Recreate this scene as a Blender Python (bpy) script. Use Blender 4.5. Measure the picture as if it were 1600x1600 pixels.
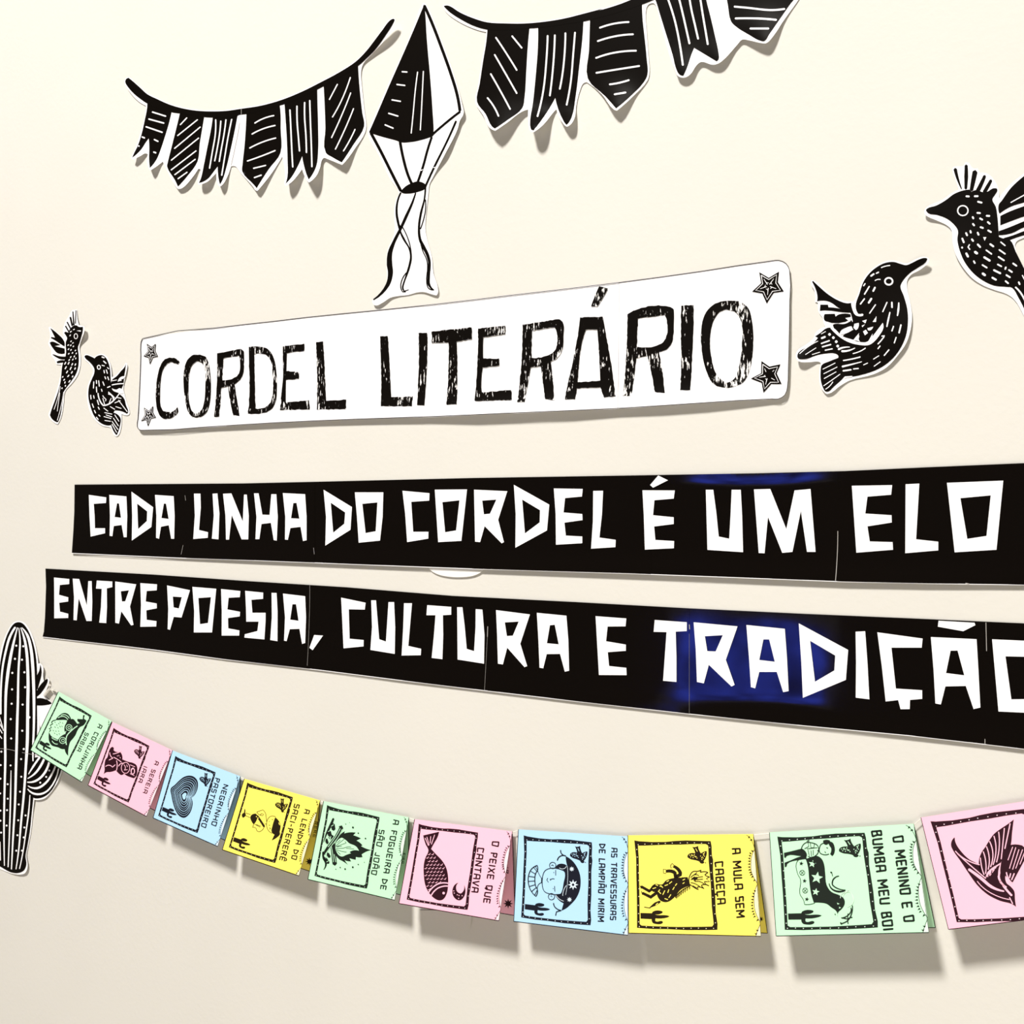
import bpy, math, random
from mathutils import Vector, Color
from mathutils.geometry import delaunay_2d_cdt

# ------------------------------------------------------------------ camera, light, exposure
for o in list(bpy.data.objects):
    bpy.data.objects.remove(o)
SC = bpy.context.scene
COL = SC.collection
DIST, CAMZ, YAW, FPX = 1.05, 1.45, math.radians(31.0), 1600.0
cam_d = bpy.data.cameras.new('camera')
cam_d.sensor_width = 36.0
cam_d.lens = 36.0
cam_d.clip_start = 0.02
cam = bpy.data.objects.new('camera', cam_d)
COL.objects.link(cam)
cam.location = (0, -DIST, CAMZ)
cam.rotation_euler = (math.radians(90), 0, YAW)
SC.camera = cam
SC.view_settings.view_transform = 'Standard'
SC.view_settings.look = 'None'
SC.view_settings.gamma = 1.0
SC.view_settings.use_curve_mapping = False
SC.view_settings.exposure = 0.17

world = bpy.data.worlds.new('room_light')
SC.world = world
world.use_nodes = True
wb = world.node_tree.nodes['Background']
wb.inputs[0].default_value = (1.0, 0.93, 0.80, 1)
wb.inputs[1].default_value = 0.06

def area(name, loc, target, size, power, color, shape='DISK', size_y=None):
    l = bpy.data.lights.new(name, 'AREA')
    l.shape = shape
    l.size = size
    if size_y: l.size_y = size_y
    l.energy = power
    l.color = color
    o = bpy.data.objects.new(name, l)
    COL.objects.link(o)
    o.location = loc
    d = Vector(target) - Vector(loc)
    o.rotation_euler = d.to_track_quat('-Z', 'Y').to_euler()
    return o
# high ceiling lamp that throws the shadows, and an unseen soft fill added low on the right to brighten the wall
area('ceiling_lamp', (-0.9, -4.0, 6.2), (-0.6, 0, 1.2), 0.9, 625, (1.0, 0.97, 0.92))
area('added_fill_light', (0.75, -2.6, 0.6), (-1.0, 0, 0.8), 1.0, 18, (1.0, 0.95, 0.84))

# ------------------------------------------------------------------ pixel -> place on the wall
FW = Vector((-math.sin(YAW), math.cos(YAW), 0))
RT = Vector((math.cos(YAW), math.sin(YAW), 0))
UP = Vector((0, 0, 1))
CP = Vector((0, -DIST, CAMZ))
def ray(px, py):
    return FW * FPX + RT * (px - 800.0) + UP * (800.0 - py)
def on_wall(px, py, h=0.0):
    r = ray(px, py)
    return CP + r * ((DIST - h) / r.y)
class Wall:
    """Surface of a sheet stuck to the wall: base gap plus soft bumps (px, py, height, radius)."""
    def __init__(s, base=0.0012, bumps=()):
        s.base, s.b = base, bumps
    def lift(s, x, y):
        h = s.base
        for b in s.b:
            bx, by, bh = b[0], b[1], b[2]
            rx = b[3]; ry = b[4] if len(b) > 4 else rx
            h += bh * math.exp(-((x-bx)/rx)**2 - ((y-by)/ry)**2)
        return max(h, 0.0009)
    def __call__(s, x, y, e=0.0):
        return on_wall(x, y, s.lift(x, y) + e)
class Plane:
    def __init__(s, o, n):
        s.o = o; s.n = n.normalized()
        if s.n.y > 0: s.n = -s.n
    def __call__(s, x, y, e=0.0):
        r = ray(x, y)
        o = s.o + s.n * e
        return CP + r * ((o - CP).dot(s.n) / r.dot(s.n))

# ------------------------------------------------------------------ tracing helpers
def view(x0, y0, s):
    def f(t):
        v = [float(q) for q in t.replace(',', ' ').split()]
        return [(x0 + v[i]/s, y0 + v[i+1]/s) for i in range(0, len(v)-1, 2)]
    f.s = s
    return f
PX = view(0, 0, 1)
def smooth(p, closed=True, n=4, corner=58):
    m = len(p)
    if m < 3: return list(p)
    ct = math.cos(math.radians(corner))
    def tan(i):
        a, b, c = p[(i-1) % m], p[i], p[(i+1) % m]
        u = (b[0]-a[0], b[1]-a[1]); v = (c[0]-b[0], c[1]-b[1])
        lu = math.hypot(*u) or 1e-6; lv = math.hypot(*v) or 1e-6
        if not closed and i == 0: return None
        if not closed and i == m-1: return None
        if (u[0]*v[0]+u[1]*v[1])/(lu*lv) < ct: return None
        t = (u[0]/lu+v[0]/lv, u[1]/lu+v[1]/lv)
        l = math.hypot(*t) or 1e-6
        return (t[0]/l, t[1]/l)
    T = [tan(i) for i in range(m)]
    out = []
    for i in range(m if closed else m-1):
        a, b = p[i], p[(i+1) % m]
        d = (b[0]-a[0], b[1]-a[1]); L = math.hypot(*d)
        if L < 1e-6: continue
        t0, t1 = T[i], T[(i+1) % m]
        if t0 is None and t1 is None:
            out.append(a); continue
        e = (d[0]/L, d[1]/L)
        if t0 is None:
            k = 2*(e[0]*t1[0]+e[1]*t1[1]); t0 = (k*e[0]-t1[0], k*e[1]-t1[1])
        if t1 is None:
            k = 2*(e[0]*t0[0]+e[1]*t0[1]); t1 = (k*e[0]-t0[0], k*e[1]-t0[1])
        for j in range(n):
            s = j/n; s2 = s*s; s3 = s2*s
            h0 = 2*s3-3*s2+1; h1 = s3-2*s2+s; h2 = -2*s3+3*s2; h3 = s3-s2
            out.append((h0*a[0]+h1*L*t0[0]+h2*b[0]+h3*L*t1[0], h0*a[1]+h1*L*t0[1]+h2*b[1]+h3*L*t1[1]))
    if not closed: out.append(p[-1])
    return out
def stroke(p, w, n=4, taper=None):
    """closed outline of a brush stroke through p; w one width or one per point; in px"""
    if len(p) == 1:
        return disc(p[0], w/2)
    if isinstance(w, (int, float)): w = [w]*len(p)
    if len(w) < len(p):
        k = len(w)-1
        w = [w[min(int(i*k/(len(p)-1)), k-1)] + (w[min(int(i*k/(len(p)-1)), k-1)+1]-w[min(int(i*k/(len(p)-1)), k-1)])*((i*k/(len(p)-1)) - min(int(i*k/(len(p)-1)), k-1)) for i in range(len(p))]
    m = len(p)
    if m == 2:
        k = int(math.hypot(p[1][0]-p[0][0], p[1][1]-p[0][1])/5)
        if k > 1:
            p = [(p[0][0]+(p[1][0]-p[0][0])*i/k, p[0][1]+(p[1][1]-p[0][1])*i/k) for i in range(k+1)]
            w = [w[0]+(w[1]-w[0])*i/k for i in range(k+1)]; m = k+1; n = 1
    q = smooth(p, False, n) if m > 2 else list(p)
    W = [w[0] + (w[-1]-w[0])*0 for _ in q]
    for i in range(len(q)):
        t = i/(len(q)-1)*(m-1); k = min(int(t), m-2); W[i] = w[k] + (w[k+1]-w[k])*(t-k)
    L, R = [], []
    for i in range(len(q)):
        a = q[max(i-1, 0)]; b = q[min(i+1, len(q)-1)]
        d = (b[0]-a[0], b[1]-a[1]); l = math.hypot(*d) or 1e-6
        nx, ny = -d[1]/l, d[0]/l
        h = W[i]/2
        L.append((q[i][0]+nx*h, q[i][1]+ny*h)); R.append((q[i][0]-nx*h, q[i][1]-ny*h))
    def cap(i, j, hw):
        d = (q[i][0]-q[j][0], q[i][1]-q[j][1]); l = math.hypot(*d) or 1e-6
        return (q[i][0]+d[0]/l*hw*0.8, q[i][1]+d[1]/l*hw*0.8)
    return ('strip', L, R, cap(0, 1, W[0]/2), cap(-1, -2, W[-1]/2))
def disc(c, rx, ry=None, n=8):
    ry = ry or rx
    return ('fan', [(c[0]+rx*math.cos(2*math.pi*i/n), c[1]+ry*math.sin(2*math.pi*i/n)) for i in range(n)])
def ring(c, rx, ry, w, n=16):
    return stroke([(c[0]+rx*math.cos(2*math.pi*i/n), c[1]+ry*math.sin(2*math.pi*i/n)) for i in range(n+1)], w, n=1)
def ST(v, t, wd=None):
    """'w: x y x y | x y ...; w2: ...' -> strokes in view v"""
    out = []
    for blk in t.split(';'):
        blk = blk.strip()
        if not blk: continue
        if ':' in blk:
            ws, blk = blk.split(':')
            w = [float(q)/v.s for q in ws.split()]
            if len(w) == 1: w = w[0]
        for s in blk.split('|'):
            p = v(s)
            if p: out.append(stroke(p, w))
    return out
def DT(v, r, t):
    return [disc(c, r/v.s) for c in v(t)]
def star(c, r, r2, n=5, rot=-90, sy=1.0):
    return [(c[0]+(r if i % 2 == 0 else r2)*math.cos(math.radians(rot+180*i/n)),
             c[1]+sy*(r if i % 2 == 0 else r2)*math.sin(math.radians(rot+180*i/n))) for i in range(2*n)]
def S(*loops): return ('poly', [smooth(l) for l in loops])      # smooth closed shape (+holes)
def G(*loops): return ('poly', [list(l) for l in loops])        # straight-edged shape (+holes)
def area_in(pt, loops):
    x, y = pt; c = False
    for p in loops:
        j = len(p)-1
        for i in range(len(p)):
            a, b = p[i], p[j]
            if (a[1] > y) != (b[1] > y) and x < (b[0]-a[0])*(y-a[1])/(b[1]-a[1])+a[0]:
                c = not c
            j = i
    return c
def tess(loops, grid=None):
    V, E = [], []
    for p in loops:
        if grid:                       # split long edges so that the sheet can bend
            q = []
            for i in range(len(p)):
                a, b = p[i], p[(i+1) % len(p)]
                k = max(1, int(math.hypot(b[0]-a[0], b[1]-a[1])/grid))
                for j in range(k): q.append((a[0]+(b[0]-a[0])*j/k, a[1]+(b[1]-a[1])*j/k))
            p = q
        s = len(V)
        V += [Vector(c) for c in p]
        E += [(s+i, s+(i+1) % len(p)) for i in range(len(p))]
    if grid:
        xs = [v.x for v in V]; ys = [v.y for v in V]
        y = min(ys)+grid/2; r = 0
        while y < max(ys):
            x = min(xs)+grid*(0.5 if r % 2 else 0.95)
            while x < max(xs):
                if area_in((x, y), loops): V.append(Vector((x, y)))
                x += grid
            y += grid; r += 1
    ov, oe, of, *_ = delaunay_2d_cdt(V, E, [], 0, 1e-4)
    F = []
    for f in of:
        c = sum((ov[i] for i in f), Vector((0, 0)))/len(f)
        p, q, r = (ov[i] for i in f[:3])
        if abs((q-p).cross(r-p)) < 0.04: continue        # collinear slivers along a cut edge
        if area_in(c, loops): F.append(tuple(f))
    return [(v.x, v.y) for v in ov], F
def flat(shapes, grid=None):
    V, F = [], []
    for sh in shapes:
        s = len(V)
        if sh[0] == 'poly':
            v, f = tess(sh[1], grid)
            V += v; F += [tuple(s+i for i in t) for t in f]
        elif sh[0] == 'fan':
            V += sh[1]; F.append(tuple(range(s, s+len(sh[1]))))
        else:
            _, L, R, c0, c1 = sh
            n = len(L)
            V += L+R+[c0, c1]
            for i in range(n-1): F.append((s+i, s+i+1, s+n+i+1, s+n+i))
            F.append((s+2*n, s, s+n)); F.append((s+2*n+1, s+2*n-1, s+n-1))
    return V, F

# ------------------------------------------------------------------ objects
def obj(name, shapes, surf, mat, parent=None, e=0.0, grid=None, thick=0.0, kind=None, soft=True):
    V, F = flat(shapes, grid)
    used = sorted({i for f in F for i in f}); ix = {k: n for n, k in enumerate(used)}
    V = [V[k] for k in used]; F = [tuple(ix[i] for i in f) for f in F]
    P = [surf(x, y, e) for x, y in V]
    FF = []
    for f in F:
        a, b, c = P[f[0]], P[f[1]], P[f[2]]
        nn = (b-a).cross(c-a)
        if len(f) > 3: nn = sum(((P[f[i]]).cross(P[f[(i+1) % len(f)]]) for i in range(len(f))), Vector())
        FF.append(f if nn.dot(CP-a) > 0 else tuple(reversed(f)))
    if thick:
        n = len(P)
        cnt = {}
        for f in FF:
            for i in range(len(f)):
                cnt[(f[i], f[(i+1) % len(f)])] = 1
        P += [surf(x, y, e-thick) for x, y in V]
        G2 = [tuple(n+i for i in reversed(f)) for f in FF]
        for (a, b) in list(cnt):
            if (b, a) not in cnt:
                k = len(P); P += [P[b], P[a], P[n+a], P[n+b]]
                G2.append((k, k+1, k+2, k+3))
        FF = FF+G2
    me = bpy.data.meshes.new(name)
    org = parent.matrix_world.translation if parent else sum(P, Vector())/len(P)
    if parent is not None: org = wpos(parent)
    me.from_pydata([p-org for p in P], [], FF)
    if grid: me.polygons.foreach_set('use_smooth', [True]*len(me.polygons))
    me.validate()
    me.materials.append(mat)
    o = bpy.data.objects.new(name, me)
    COL.objects.link(o)
    if parent is not None: o.parent = parent
    else: o.location = org
    if kind: o['kind'] = kind
    return o
def wpos(o):
    p = Vector()
    while o: p = p+o.location; o = o.parent
    return p
def thing(name, label, cat, at, group=None):
    o = bpy.data.objects.new(name, None)
    o.empty_display_size = 0.02
    COL.objects.link(o); o.location = at
    o['label'] = label; o['category'] = cat
    if group: o['group'] = group
    return o

# ------------------------------------------------------------------ materials
def mat(name, col, rough=0.6, spec=0.3, noise=0.0, nscale=60, bump=0.0, bscale=300):
    m = bpy.data.materials.new(name); m.use_nodes = True
    nt = m.node_tree; b = nt.nodes['Principled BSDF']
    b.inputs['Base Color'].default_value = (*col, 1)
    b.inputs['Roughness'].default_value = rough
    b.inputs['Specular IOR Level'].default_value = spec
    g = nt.nodes.new('ShaderNodeNewGeometry')
    if noise:
        t = nt.nodes.new('ShaderNodeTexNoise'); t.inputs['Scale'].default_value = nscale
        nt.links.new(g.outputs['Position'], t.inputs['Vector'])
        mx = nt.nodes.new('ShaderNodeMix'); mx.data_type = 'RGBA'
        mx.inputs[6].default_value = (*[c*(1-noise) for c in col], 1)
        mx.inputs[7].default_value = (*[min(1, c*(1+noise)) for c in col], 1)
        nt.links.new(t.outputs['Fac'], mx.inputs[0]); nt.links.new(mx.outputs[2], b.inputs['Base Color'])
    if bump:
        t = nt.nodes.new('ShaderNodeTexNoise'); t.inputs['Scale'].default_value = bscale; t.inputs['Detail'].default_value = 2
        nt.links.new(g.outputs['Position'], t.inputs['Vector'])
        bp = nt.nodes.new('ShaderNodeBump'); bp.inputs['Strength'].default_value = bump; bp.inputs['Distance'].default_value = 0.001
        nt.links.new(t.outputs['Fac'], bp.inputs['Height']); nt.links.new(bp.outputs['Normal'], b.inputs['Normal'])
    return m
M = {}
M['wall'] = mat('wall_paint', (0.585, 0.565, 0.52), 0.8, 0.15, noise=0.03, nscale=5, bump=0.24, bscale=150)
M['paper'] = mat('white_paper', (0.80, 0.785, 0.80), 0.55, 0.25)
M['ink'] = mat('black_print', (0.0035, 0.0025, 0.0018), 0.45, 0.03)
M['film'] = mat('black_laminated_sheet', (0.003, 0.002, 0.0015), 0.06, 0.28, bump=0.5, bscale=9)
M['film_white'] = mat('white_letter_print', (0.80, 0.785, 0.80), 0.35, 0.2)
M['edge'] = mat('cut_sheet_edge', (0.35, 0.33, 0.31), 0.5, 0.2)
M['line'] = mat('thin_outline_print', (0.05, 0.045, 0.045), 0.5, 0.1)
M['string'] = mat('white_string', (0.72, 0.68, 0.6), 0.8, 0.1)
M['plastic'] = mat('clear_plastic', (0.62, 0.58, 0.52), 0.2, 0.5)
M['tab'] = mat('white_plastic', (0.75, 0.73, 0.70), 0.3, 0.4)
CARD = {'green': ((0.41, 0.69, 0.45), (0.008, 0.012, 0.008)), 'pink': ((0.77, 0.40, 0.50), (0.020, 0.003, 0.007)),
        'blue': ((0.34, 0.54, 0.70), (0.006, 0.007, 0.014)), 'yellow': ((0.80, 0.67, 0.105), (0.014, 0.008, 0.002))}
for k, (a, b) in CARD.items():
    M[k] = mat(k+'_card', a, 0.6, 0.2)
    M[k+'_ink'] = mat('dark_print_on_'+k, b, 0.6, 0.1)
    M[k+'_pale'] = mat('pale_print_on_'+k, tuple(min(0.8, c*0.45+0.36) for c in a), 0.6, 0.2)
def distressed():
    m = mat('worn_black_print', (0.0035, 0.0025, 0.0018), 0.5, 0.04)
    nt = m.node_tree; b = nt.nodes['Principled BSDF']
    g = nt.nodes.new('ShaderNodeNewGeometry')
    mp = nt.nodes.new('ShaderNodeMapping'); mp.inputs['Scale'].default_value = (420, 420, 85)
    mp.inputs['Rotation'].default_value = (0, math.radians(7), 0)
    nt.links.new(g.outputs['Position'], mp.inputs['Vector'])
    t = nt.nodes.new('ShaderNodeTexNoise'); t.inputs['Scale'].default_value = 1.0; t.inputs['Detail'].default_value = 3; t.inputs['Roughness'].default_value = 0.6
    nt.links.new(mp.outputs[0], t.inputs['Vector'])
    t2 = nt.nodes.new('ShaderNodeTexNoise'); t2.inputs['Scale'].default_value = 24; t2.inputs['Detail'].default_value = 1
    nt.links.new(g.outputs['Position'], t2.inputs['Vector'])
    ad = nt.nodes.new('ShaderNodeMath'); ad.operation = 'MULTIPLY_ADD'; ad.inputs[1].default_value = 0.62
    nt.links.new(t2.outputs['Fac'], ad.inputs[0]); nt.links.new(t.outputs['Fac'], ad.inputs[2])
    r = nt.nodes.new('ShaderNodeValToRGB')
    r.color_ramp.elements[0].position = 0.935; r.color_ramp.elements[0].color = (0.0035, 0.0025, 0.0018, 1)
    r.color_ramp.elements[1].position = 0.975; r.color_ramp.elements[1].color = (0.72, 0.70, 0.69, 1)
    nt.links.new(ad.outputs[0], r.inputs[0]); nt.links.new(r.outputs[0], b.inputs['Base Color'])
    return m
M['worn'] = distressed()

# ------------------------------------------------------------------ the wall
def wall():
    x0, x1, z0, z1, t = -4.2, 2.2, 0.0, 3.1, 0.12
    V = [(x, y, z) for y in (0, t) for z in (z0, z1) for x in (x0, x1)]
    F = [(0, 1, 3, 2), (4, 6, 7, 5), (0, 4, 5, 1), (2, 3, 7, 6), (0, 2, 6, 4), (1, 5, 7, 3)]
    me = bpy.data.meshes.new('wall_back'); me.from_pydata(V, [], F); me.materials.append(M['wall'])
    o = bpy.data.objects.new('wall_back', me); COL.objects.link(o); o['kind'] = 'structure'
wall()
def floor():
    V = [(x, y, z) for y in (-6.0, 0.0) for z in (-0.1, 0.0) for x in (-4.2, 2.2)]
    F = [(0, 1, 3, 2), (4, 6, 7, 5), (0, 4, 5, 1), (2, 3, 7, 6), (0, 2, 6, 4), (1, 5, 7, 3)]
    me = bpy.data.meshes.new('floor'); me.from_pydata(V, [], F); me.materials.append(mat('pale_floor', (0.50, 0.46, 0.385), 0.5, 0.3, noise=.06, nscale=4))
    o = bpy.data.objects.new('floor', me); COL.objects.link(o); o['kind'] = 'structure'
floor()

def evening_window():
    """small bluish evening window low across the room; the glossy banners mirror it"""
    y, x0, x1, z0, z1 = -4.0, -2.02, -1.27, 0.52, 0.90
    pane = mat('evening_glass', (0.02, 0.03, 0.06), 0.1, 0.5)
    b = pane.node_tree.nodes['Principled BSDF']
    b.inputs['Emission Color'].default_value = (0.06, 0.11, 1.0, 1); b.inputs['Emission Strength'].default_value = 5.5
    nt = pane.node_tree
    g = nt.nodes.new('ShaderNodeNewGeometry'); n = nt.nodes.new('ShaderNodeTexNoise'); n.inputs['Scale'].default_value = 6; n.inputs['Detail'].default_value = 3
    nt.links.new(g.outputs['Position'], n.inputs['Vector'])
    r = nt.nodes.new('ShaderNodeMapRange'); r.inputs[1].default_value = .36; r.inputs[2].default_value = .64; r.inputs[3].default_value = .5; r.inputs[4].default_value = 9.5
    nt.links.new(n.outputs['Fac'], r.inputs[0]); nt.links.new(r.outputs[0], b.inputs['Emission Strength'])
    fr = mat('window_frame_paint', (0.6, 0.58, 0.55), 0.5, 0.3)
    def box(nm, x0, x1, y0, y1, z0, z1, m, par=None):
        V = [(x, yy, z) for yy in (y0, y1) for z in (z0, z1) for x in (x0, x1)]
        F = [(0, 1, 3, 2), (4, 6, 7, 5), (0, 4, 5, 1), (2, 3, 7, 6), (0, 2, 6, 4), (1, 5, 7, 3)]
        me = bpy.data.meshes.new(nm); me.from_pydata(V, [], F); me.materials.append(m)
        o = bpy.data.objects.new(nm, me); COL.objects.link(o)
        if par: o.parent = par
        return o
    w = box('window_1', x0-.05, x1+.05, y-.08, y-.03, z0-.05, z1+.05, fr); w['kind'] = 'structure'
    box('pane', x0, x1, y-.03, y-.02, z0, z1, pane, w)
    for a in ((x0-.05, x0, z0-.05, z1+.05), (x1, x1+.05, z0-.05, z1+.05), (x0, x1, z0-.05, z0), (x0, x1, z1, z1+.05)):
        box('frame_bar', a[0], a[1], y-.03, y+.0, a[2], a[3], fr, w)
evening_window()

# ------------------------------------------------------------------ paper bunting, left
E1, E2 = 0.0003, 0.0006
a1 = view(180, 0, 5); a2 = view(360, 0, 5); a3 = view(540, 0, 6.667); a4 = view(540, 200, 5.714)
a5 = view(680, 0, 5.333); a6 = view(900, 0, 4.444)
def pennant(root, shape, surf, v, marks):
    p = obj('pennant', [shape], surf, M['ink'], root, E1, grid=5)
    obj('stripe_marks', ST(v, marks), surf, M['film_white'], p, E2)
W1 = Wall(0.0012, [(207, 250, .007, 22), (235, 268, .008, 16), (280, 300, .004, 26), (315, 292, .009, 20), (345, 292, .007, 18), (403, 302, .006, 24),
                   (448, 300, .013, 24), (487, 290, .015, 26), (535, 262, .008, 30), (620, 28, .010, 60), (196, 122, .004, 30)])
t = thing('paper_bunting', 'black and white cut-out bunting of six swallow-tailed and pointed flags, left of the balloon cut-out', 'bunting', on_wall(400, 170))
obj('paper_backing', [S(a1('100 603') + a1('110 603 150 638 200 682 255 728 330 767 420 808 520 838 640 858 750 863 870 859 980 843') +
    a2('240 817 400 772 560 707 700 637 850 557 980 471 1060 392 1130 302 1190 222 1240 157 1270 140 1292 152 1283 180 1215 300 1100 430 1040 495 1022 550 1030 700 1050 880 1062 985 1050 1040 980 1150 900 1260 872 1288 840 1275 735 1232 718 1245 700 1310 670 1375 615 1425 600 1410 560 1320 540 1350 480 1420 432 1452 424 1440 430 1380 420 1290 405 1222 390 1250 310 1370 212 1490 195 1485 180 1462 80 1350 55 1315') +
    a1('940 1300 905 1300 880 1370 845 1435 818 1458 804 1440 790 1352 770 1372 720 1420 655 1442 645 1428 668 1350 665 1320 650 1318 600 1390 525 1468 492 1476 478 1462 395 1310 372 1262 320 1302 276 1330 262 1315 255 1205 235 1198 200 1217 140 1247 124 1236 165 1140 200 1030 235 900 240 826 180 790 110 712 74 642 80 615'))],
    W1, M['paper'], t, grid=5, thick=.0003)
obj('cord', [S(a1('105 608 150 645 200 690 250 735 330 775 420 815 520 845 640 865 750 870 870 866 980 850') +
    a2('240 825 400 780 560 715 700 645 850 565 980 480 1060 400 1130 310 1190 230 1240 165 1270 147 1283 152 1275 175 1210 280 1130 390 1060 460 998 515 728 674 678 700 422 814 388 823 125 891 62 900') +
    a1('955 905 762 919 695 915 500 886 440 877 250 808 200 775 150 735 100 680 78 640 85 618'))], W1, M['ink'], t, E1*1.5, grid=6)
pennant(t, S(a1('250 804 440 874 420 960 390 1060 350 1180 320 1250 270 1312 264 1240 266 1160 262 1080 240 1110 200 1170 132 1232 150 1190 175 1140 205 1050 230 940 248 850')), W1, a1,
    '11: 290 875 395 908 | 262 930 380 962 | 240 990 368 1034 | 210 1070 230 1078 | 305 1090 335 1105 | 182 1140 187 1142 | 300 1188 318 1194')
pennant(t, S(a1('505 884 695 912 680 1000 660 1120 642 1262 560 1380 490 1458 465 1405 405 1300 410 1270 440 1150 480 990')), W1, a1,
    '9: 560 920 508 975 | 643 935 487 1060 | 665 992 463 1160 | 652 1078 438 1252 | 632 1178 437 1328 | 626 1244 465 1365 | 562 1345 490 1397')
pennant(t, S(a1('762 916 955 902 935 1010 905 1150 870 1300 840 1400 818 1440 808 1400 800 1300 770 1340 720 1400 652 1430 670 1390 690 1300 720 1150 750 1000')), W1, a1,
    '10: 785 935 782 1050 760 1180 737 1315 | 825 945 815 1050 795 1170 777 1258 | 865 935 850 1050 828 1170 813 1262 | 910 932 880 1080 855 1230 832 1370')
pennant(t, S(a2('125 888 385 820 392 900 392 1000 390 1195 300 1320 205 1470 180 1440 93 1340 95 1280 110 1140 120 1000')), W1, a2,
    '10: 190 962 260 925 340 903 | 168 1048 250 1008 350 980 | 150 1157 250 1110 355 1078 | 132 1258 240 1220 350 1176 | 180 1315 276 1292 | 186 1388 242 1368')
pennant(t, S(a2('422 812 678 697 680 800 685 1000 685 1180 670 1300 612 1402 590 1350 560 1220 530 1290 480 1380 430 1436 445 1380 446 1250 440 1080 430 920')), W1, a2,
    '11: 465 858 472 1000 480 1180 487 1305 | 520 828 522 960 532 1080 540 1180 | 580 800 580 920 590 1060 594 1192 | 620 785 625 950 632 1130 637 1303')
pennant(t, S(a2('728 669 997 512 1010 700 1030 880 1044 985 960 1130 870 1268 800 1230 745 1192 742 1000 735 800')), W1, a2,
    '9: 836 658 773 778 | 937 605 870 780 797 915 | 940 725 870 900 790 1076 | 962 848 890 1020 820 1166 | 974 1010 930 1100 883 1180')
obj('joint_line', ST(a1, '3: 985 852 985 892 | 970 955 965 1000 940 1130 905 1290'), W1, M['edge'], t, E2)

# ------------------------------------------------------------------ paper bunting, right (runs out of the top of the frame)
W2 = Wall(0.0012, [(773, 205, .012, 28), (838, 205, .017, 26), (890, 195, .010, 18), (962, 170, .009, 30), (1068, 115, .006, 30), (1125, 95, .006, 26), (1195, 65, .008, 34), (800, 190, .004, 30)])
t = thing('paper_bunting', 'larger black and white cut-out bunting right of the balloon, running out of the top', 'bunting', on_wall(960, 90))
obj('paper_backing', [S(a5('62 45 100 38 135 48 205 93 305 138 430 178 600 188 750 188 900 175 1070 148 1250 103 1400 63') +
    a6('150 68 300 22 400 -18 560 -90 800 -170 1100 -190 1400 -150 1640 -90 1565 -30 1530 20 1440 145 1370 250 1320 300 1280 298 1200 280 1155 275 1120 310 1040 400 990 440 950 450 870 430 840 450 790 520 745 540 705 525 690 495 600 210 555 40 540 22 505 30 488 60 490 200 505 400 508 520 495 560 400 665 285 768 262 760 180 655 75 570 50 580 30 620 0 740') +
    a5('1165 970 1135 1030 1098 1056 1075 1040 1010 910 990 930 900 1040 820 1102 790 1090 778 1040 775 912 720 932 600 1022 500 1090 450 1060 400 960 335 855 360 700 390 500 420 340 425 265 400 262 300 230 180 170 90 100'))],
    W2, M['paper'], t, grid=6, thick=.0003)
obj('cord', [S(a5('70 50 100 45 130 55 200 100 300 145 430 185 600 195 750 195 900 182 1070 155 1250 110 1400 70') +
    a6('150 75 300 30 400 -10 560 -82 800 -160 1100 -180 1400 -140 1630 -85 1560 -40 1045 -42 900 -35 700 -40 620 -40 560 -10 458 32 97 140 50 150') +
    a5('1235 177 855 232 785 237 435 247 320 215 220 165 120 100'))], W2, M['ink'], t, E1*1.5, grid=6)
pennant(t, S(a5('435 243 785 233 770 400 758 600 745 800 725 900 600 1000 498 1070 470 1050 420 950 348 848 370 700 400 500 425 350')), W2, a5,
    '13: 505 312 590 440 680 585 | 640 300 722 400 | 495 455 590 620 680 778 | 462 615 550 770 625 910 | 435 815 490 890 528 968')
pennant(t, S(a5('857 229 1235 173 1225 330 1200 550 1170 800 1135 980 1095 1040 1070 1010 1000 815 920 950 820 1085 800 1080 790 1040 815 850 840 600 855 400')), W2, a5,
    '14: 937 297 928 480 900 760 852 970 | 997 292 988 480 970 680 955 798 | 1085 275 1078 450 1060 620 1038 742 | 1165 270 1150 450 1130 680 1095 875')
pennant(t, S(a6('97 136 458 28 462 130 475 250 490 400 495 520 470 570 380 665 278 752 200 665 82 545 90 350')), W2, a6,
    '12: 165 193 260 165 367 153 | 150 286 270 252 397 238 | 138 403 260 367 418 352 | 140 506 280 483 440 458 | 233 586 300 575 368 556 | 267 655 345 642')
pennant(t, S(a6('530 -40 900 -40 905 0 930 100 965 250 990 370 990 410 975 425 900 380 820 332 800 380 770 470 745 525 720 518 700 490 670 380 620 220 580 90 555 10')), W2, a6,
    '13: 630 -30 680 120 710 250 742 452 | 710 -30 740 90 765 200 788 303 | 785 -30 800 60 825 170 848 270 | 860 -30 880 100 897 200 915 308')
pennant(t, S(a6('1040 -45 1560 -45 1510 0 1430 110 1340 240 1310 283 1290 285 1200 240 1100 175 1075 145 1055 40')), W2, a6,
    '13: 1100 46 1200 55 1350 70 1448 62 | 1107 128 1200 127 1300 130 1390 138 | 1210 198 1337 198')

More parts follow.
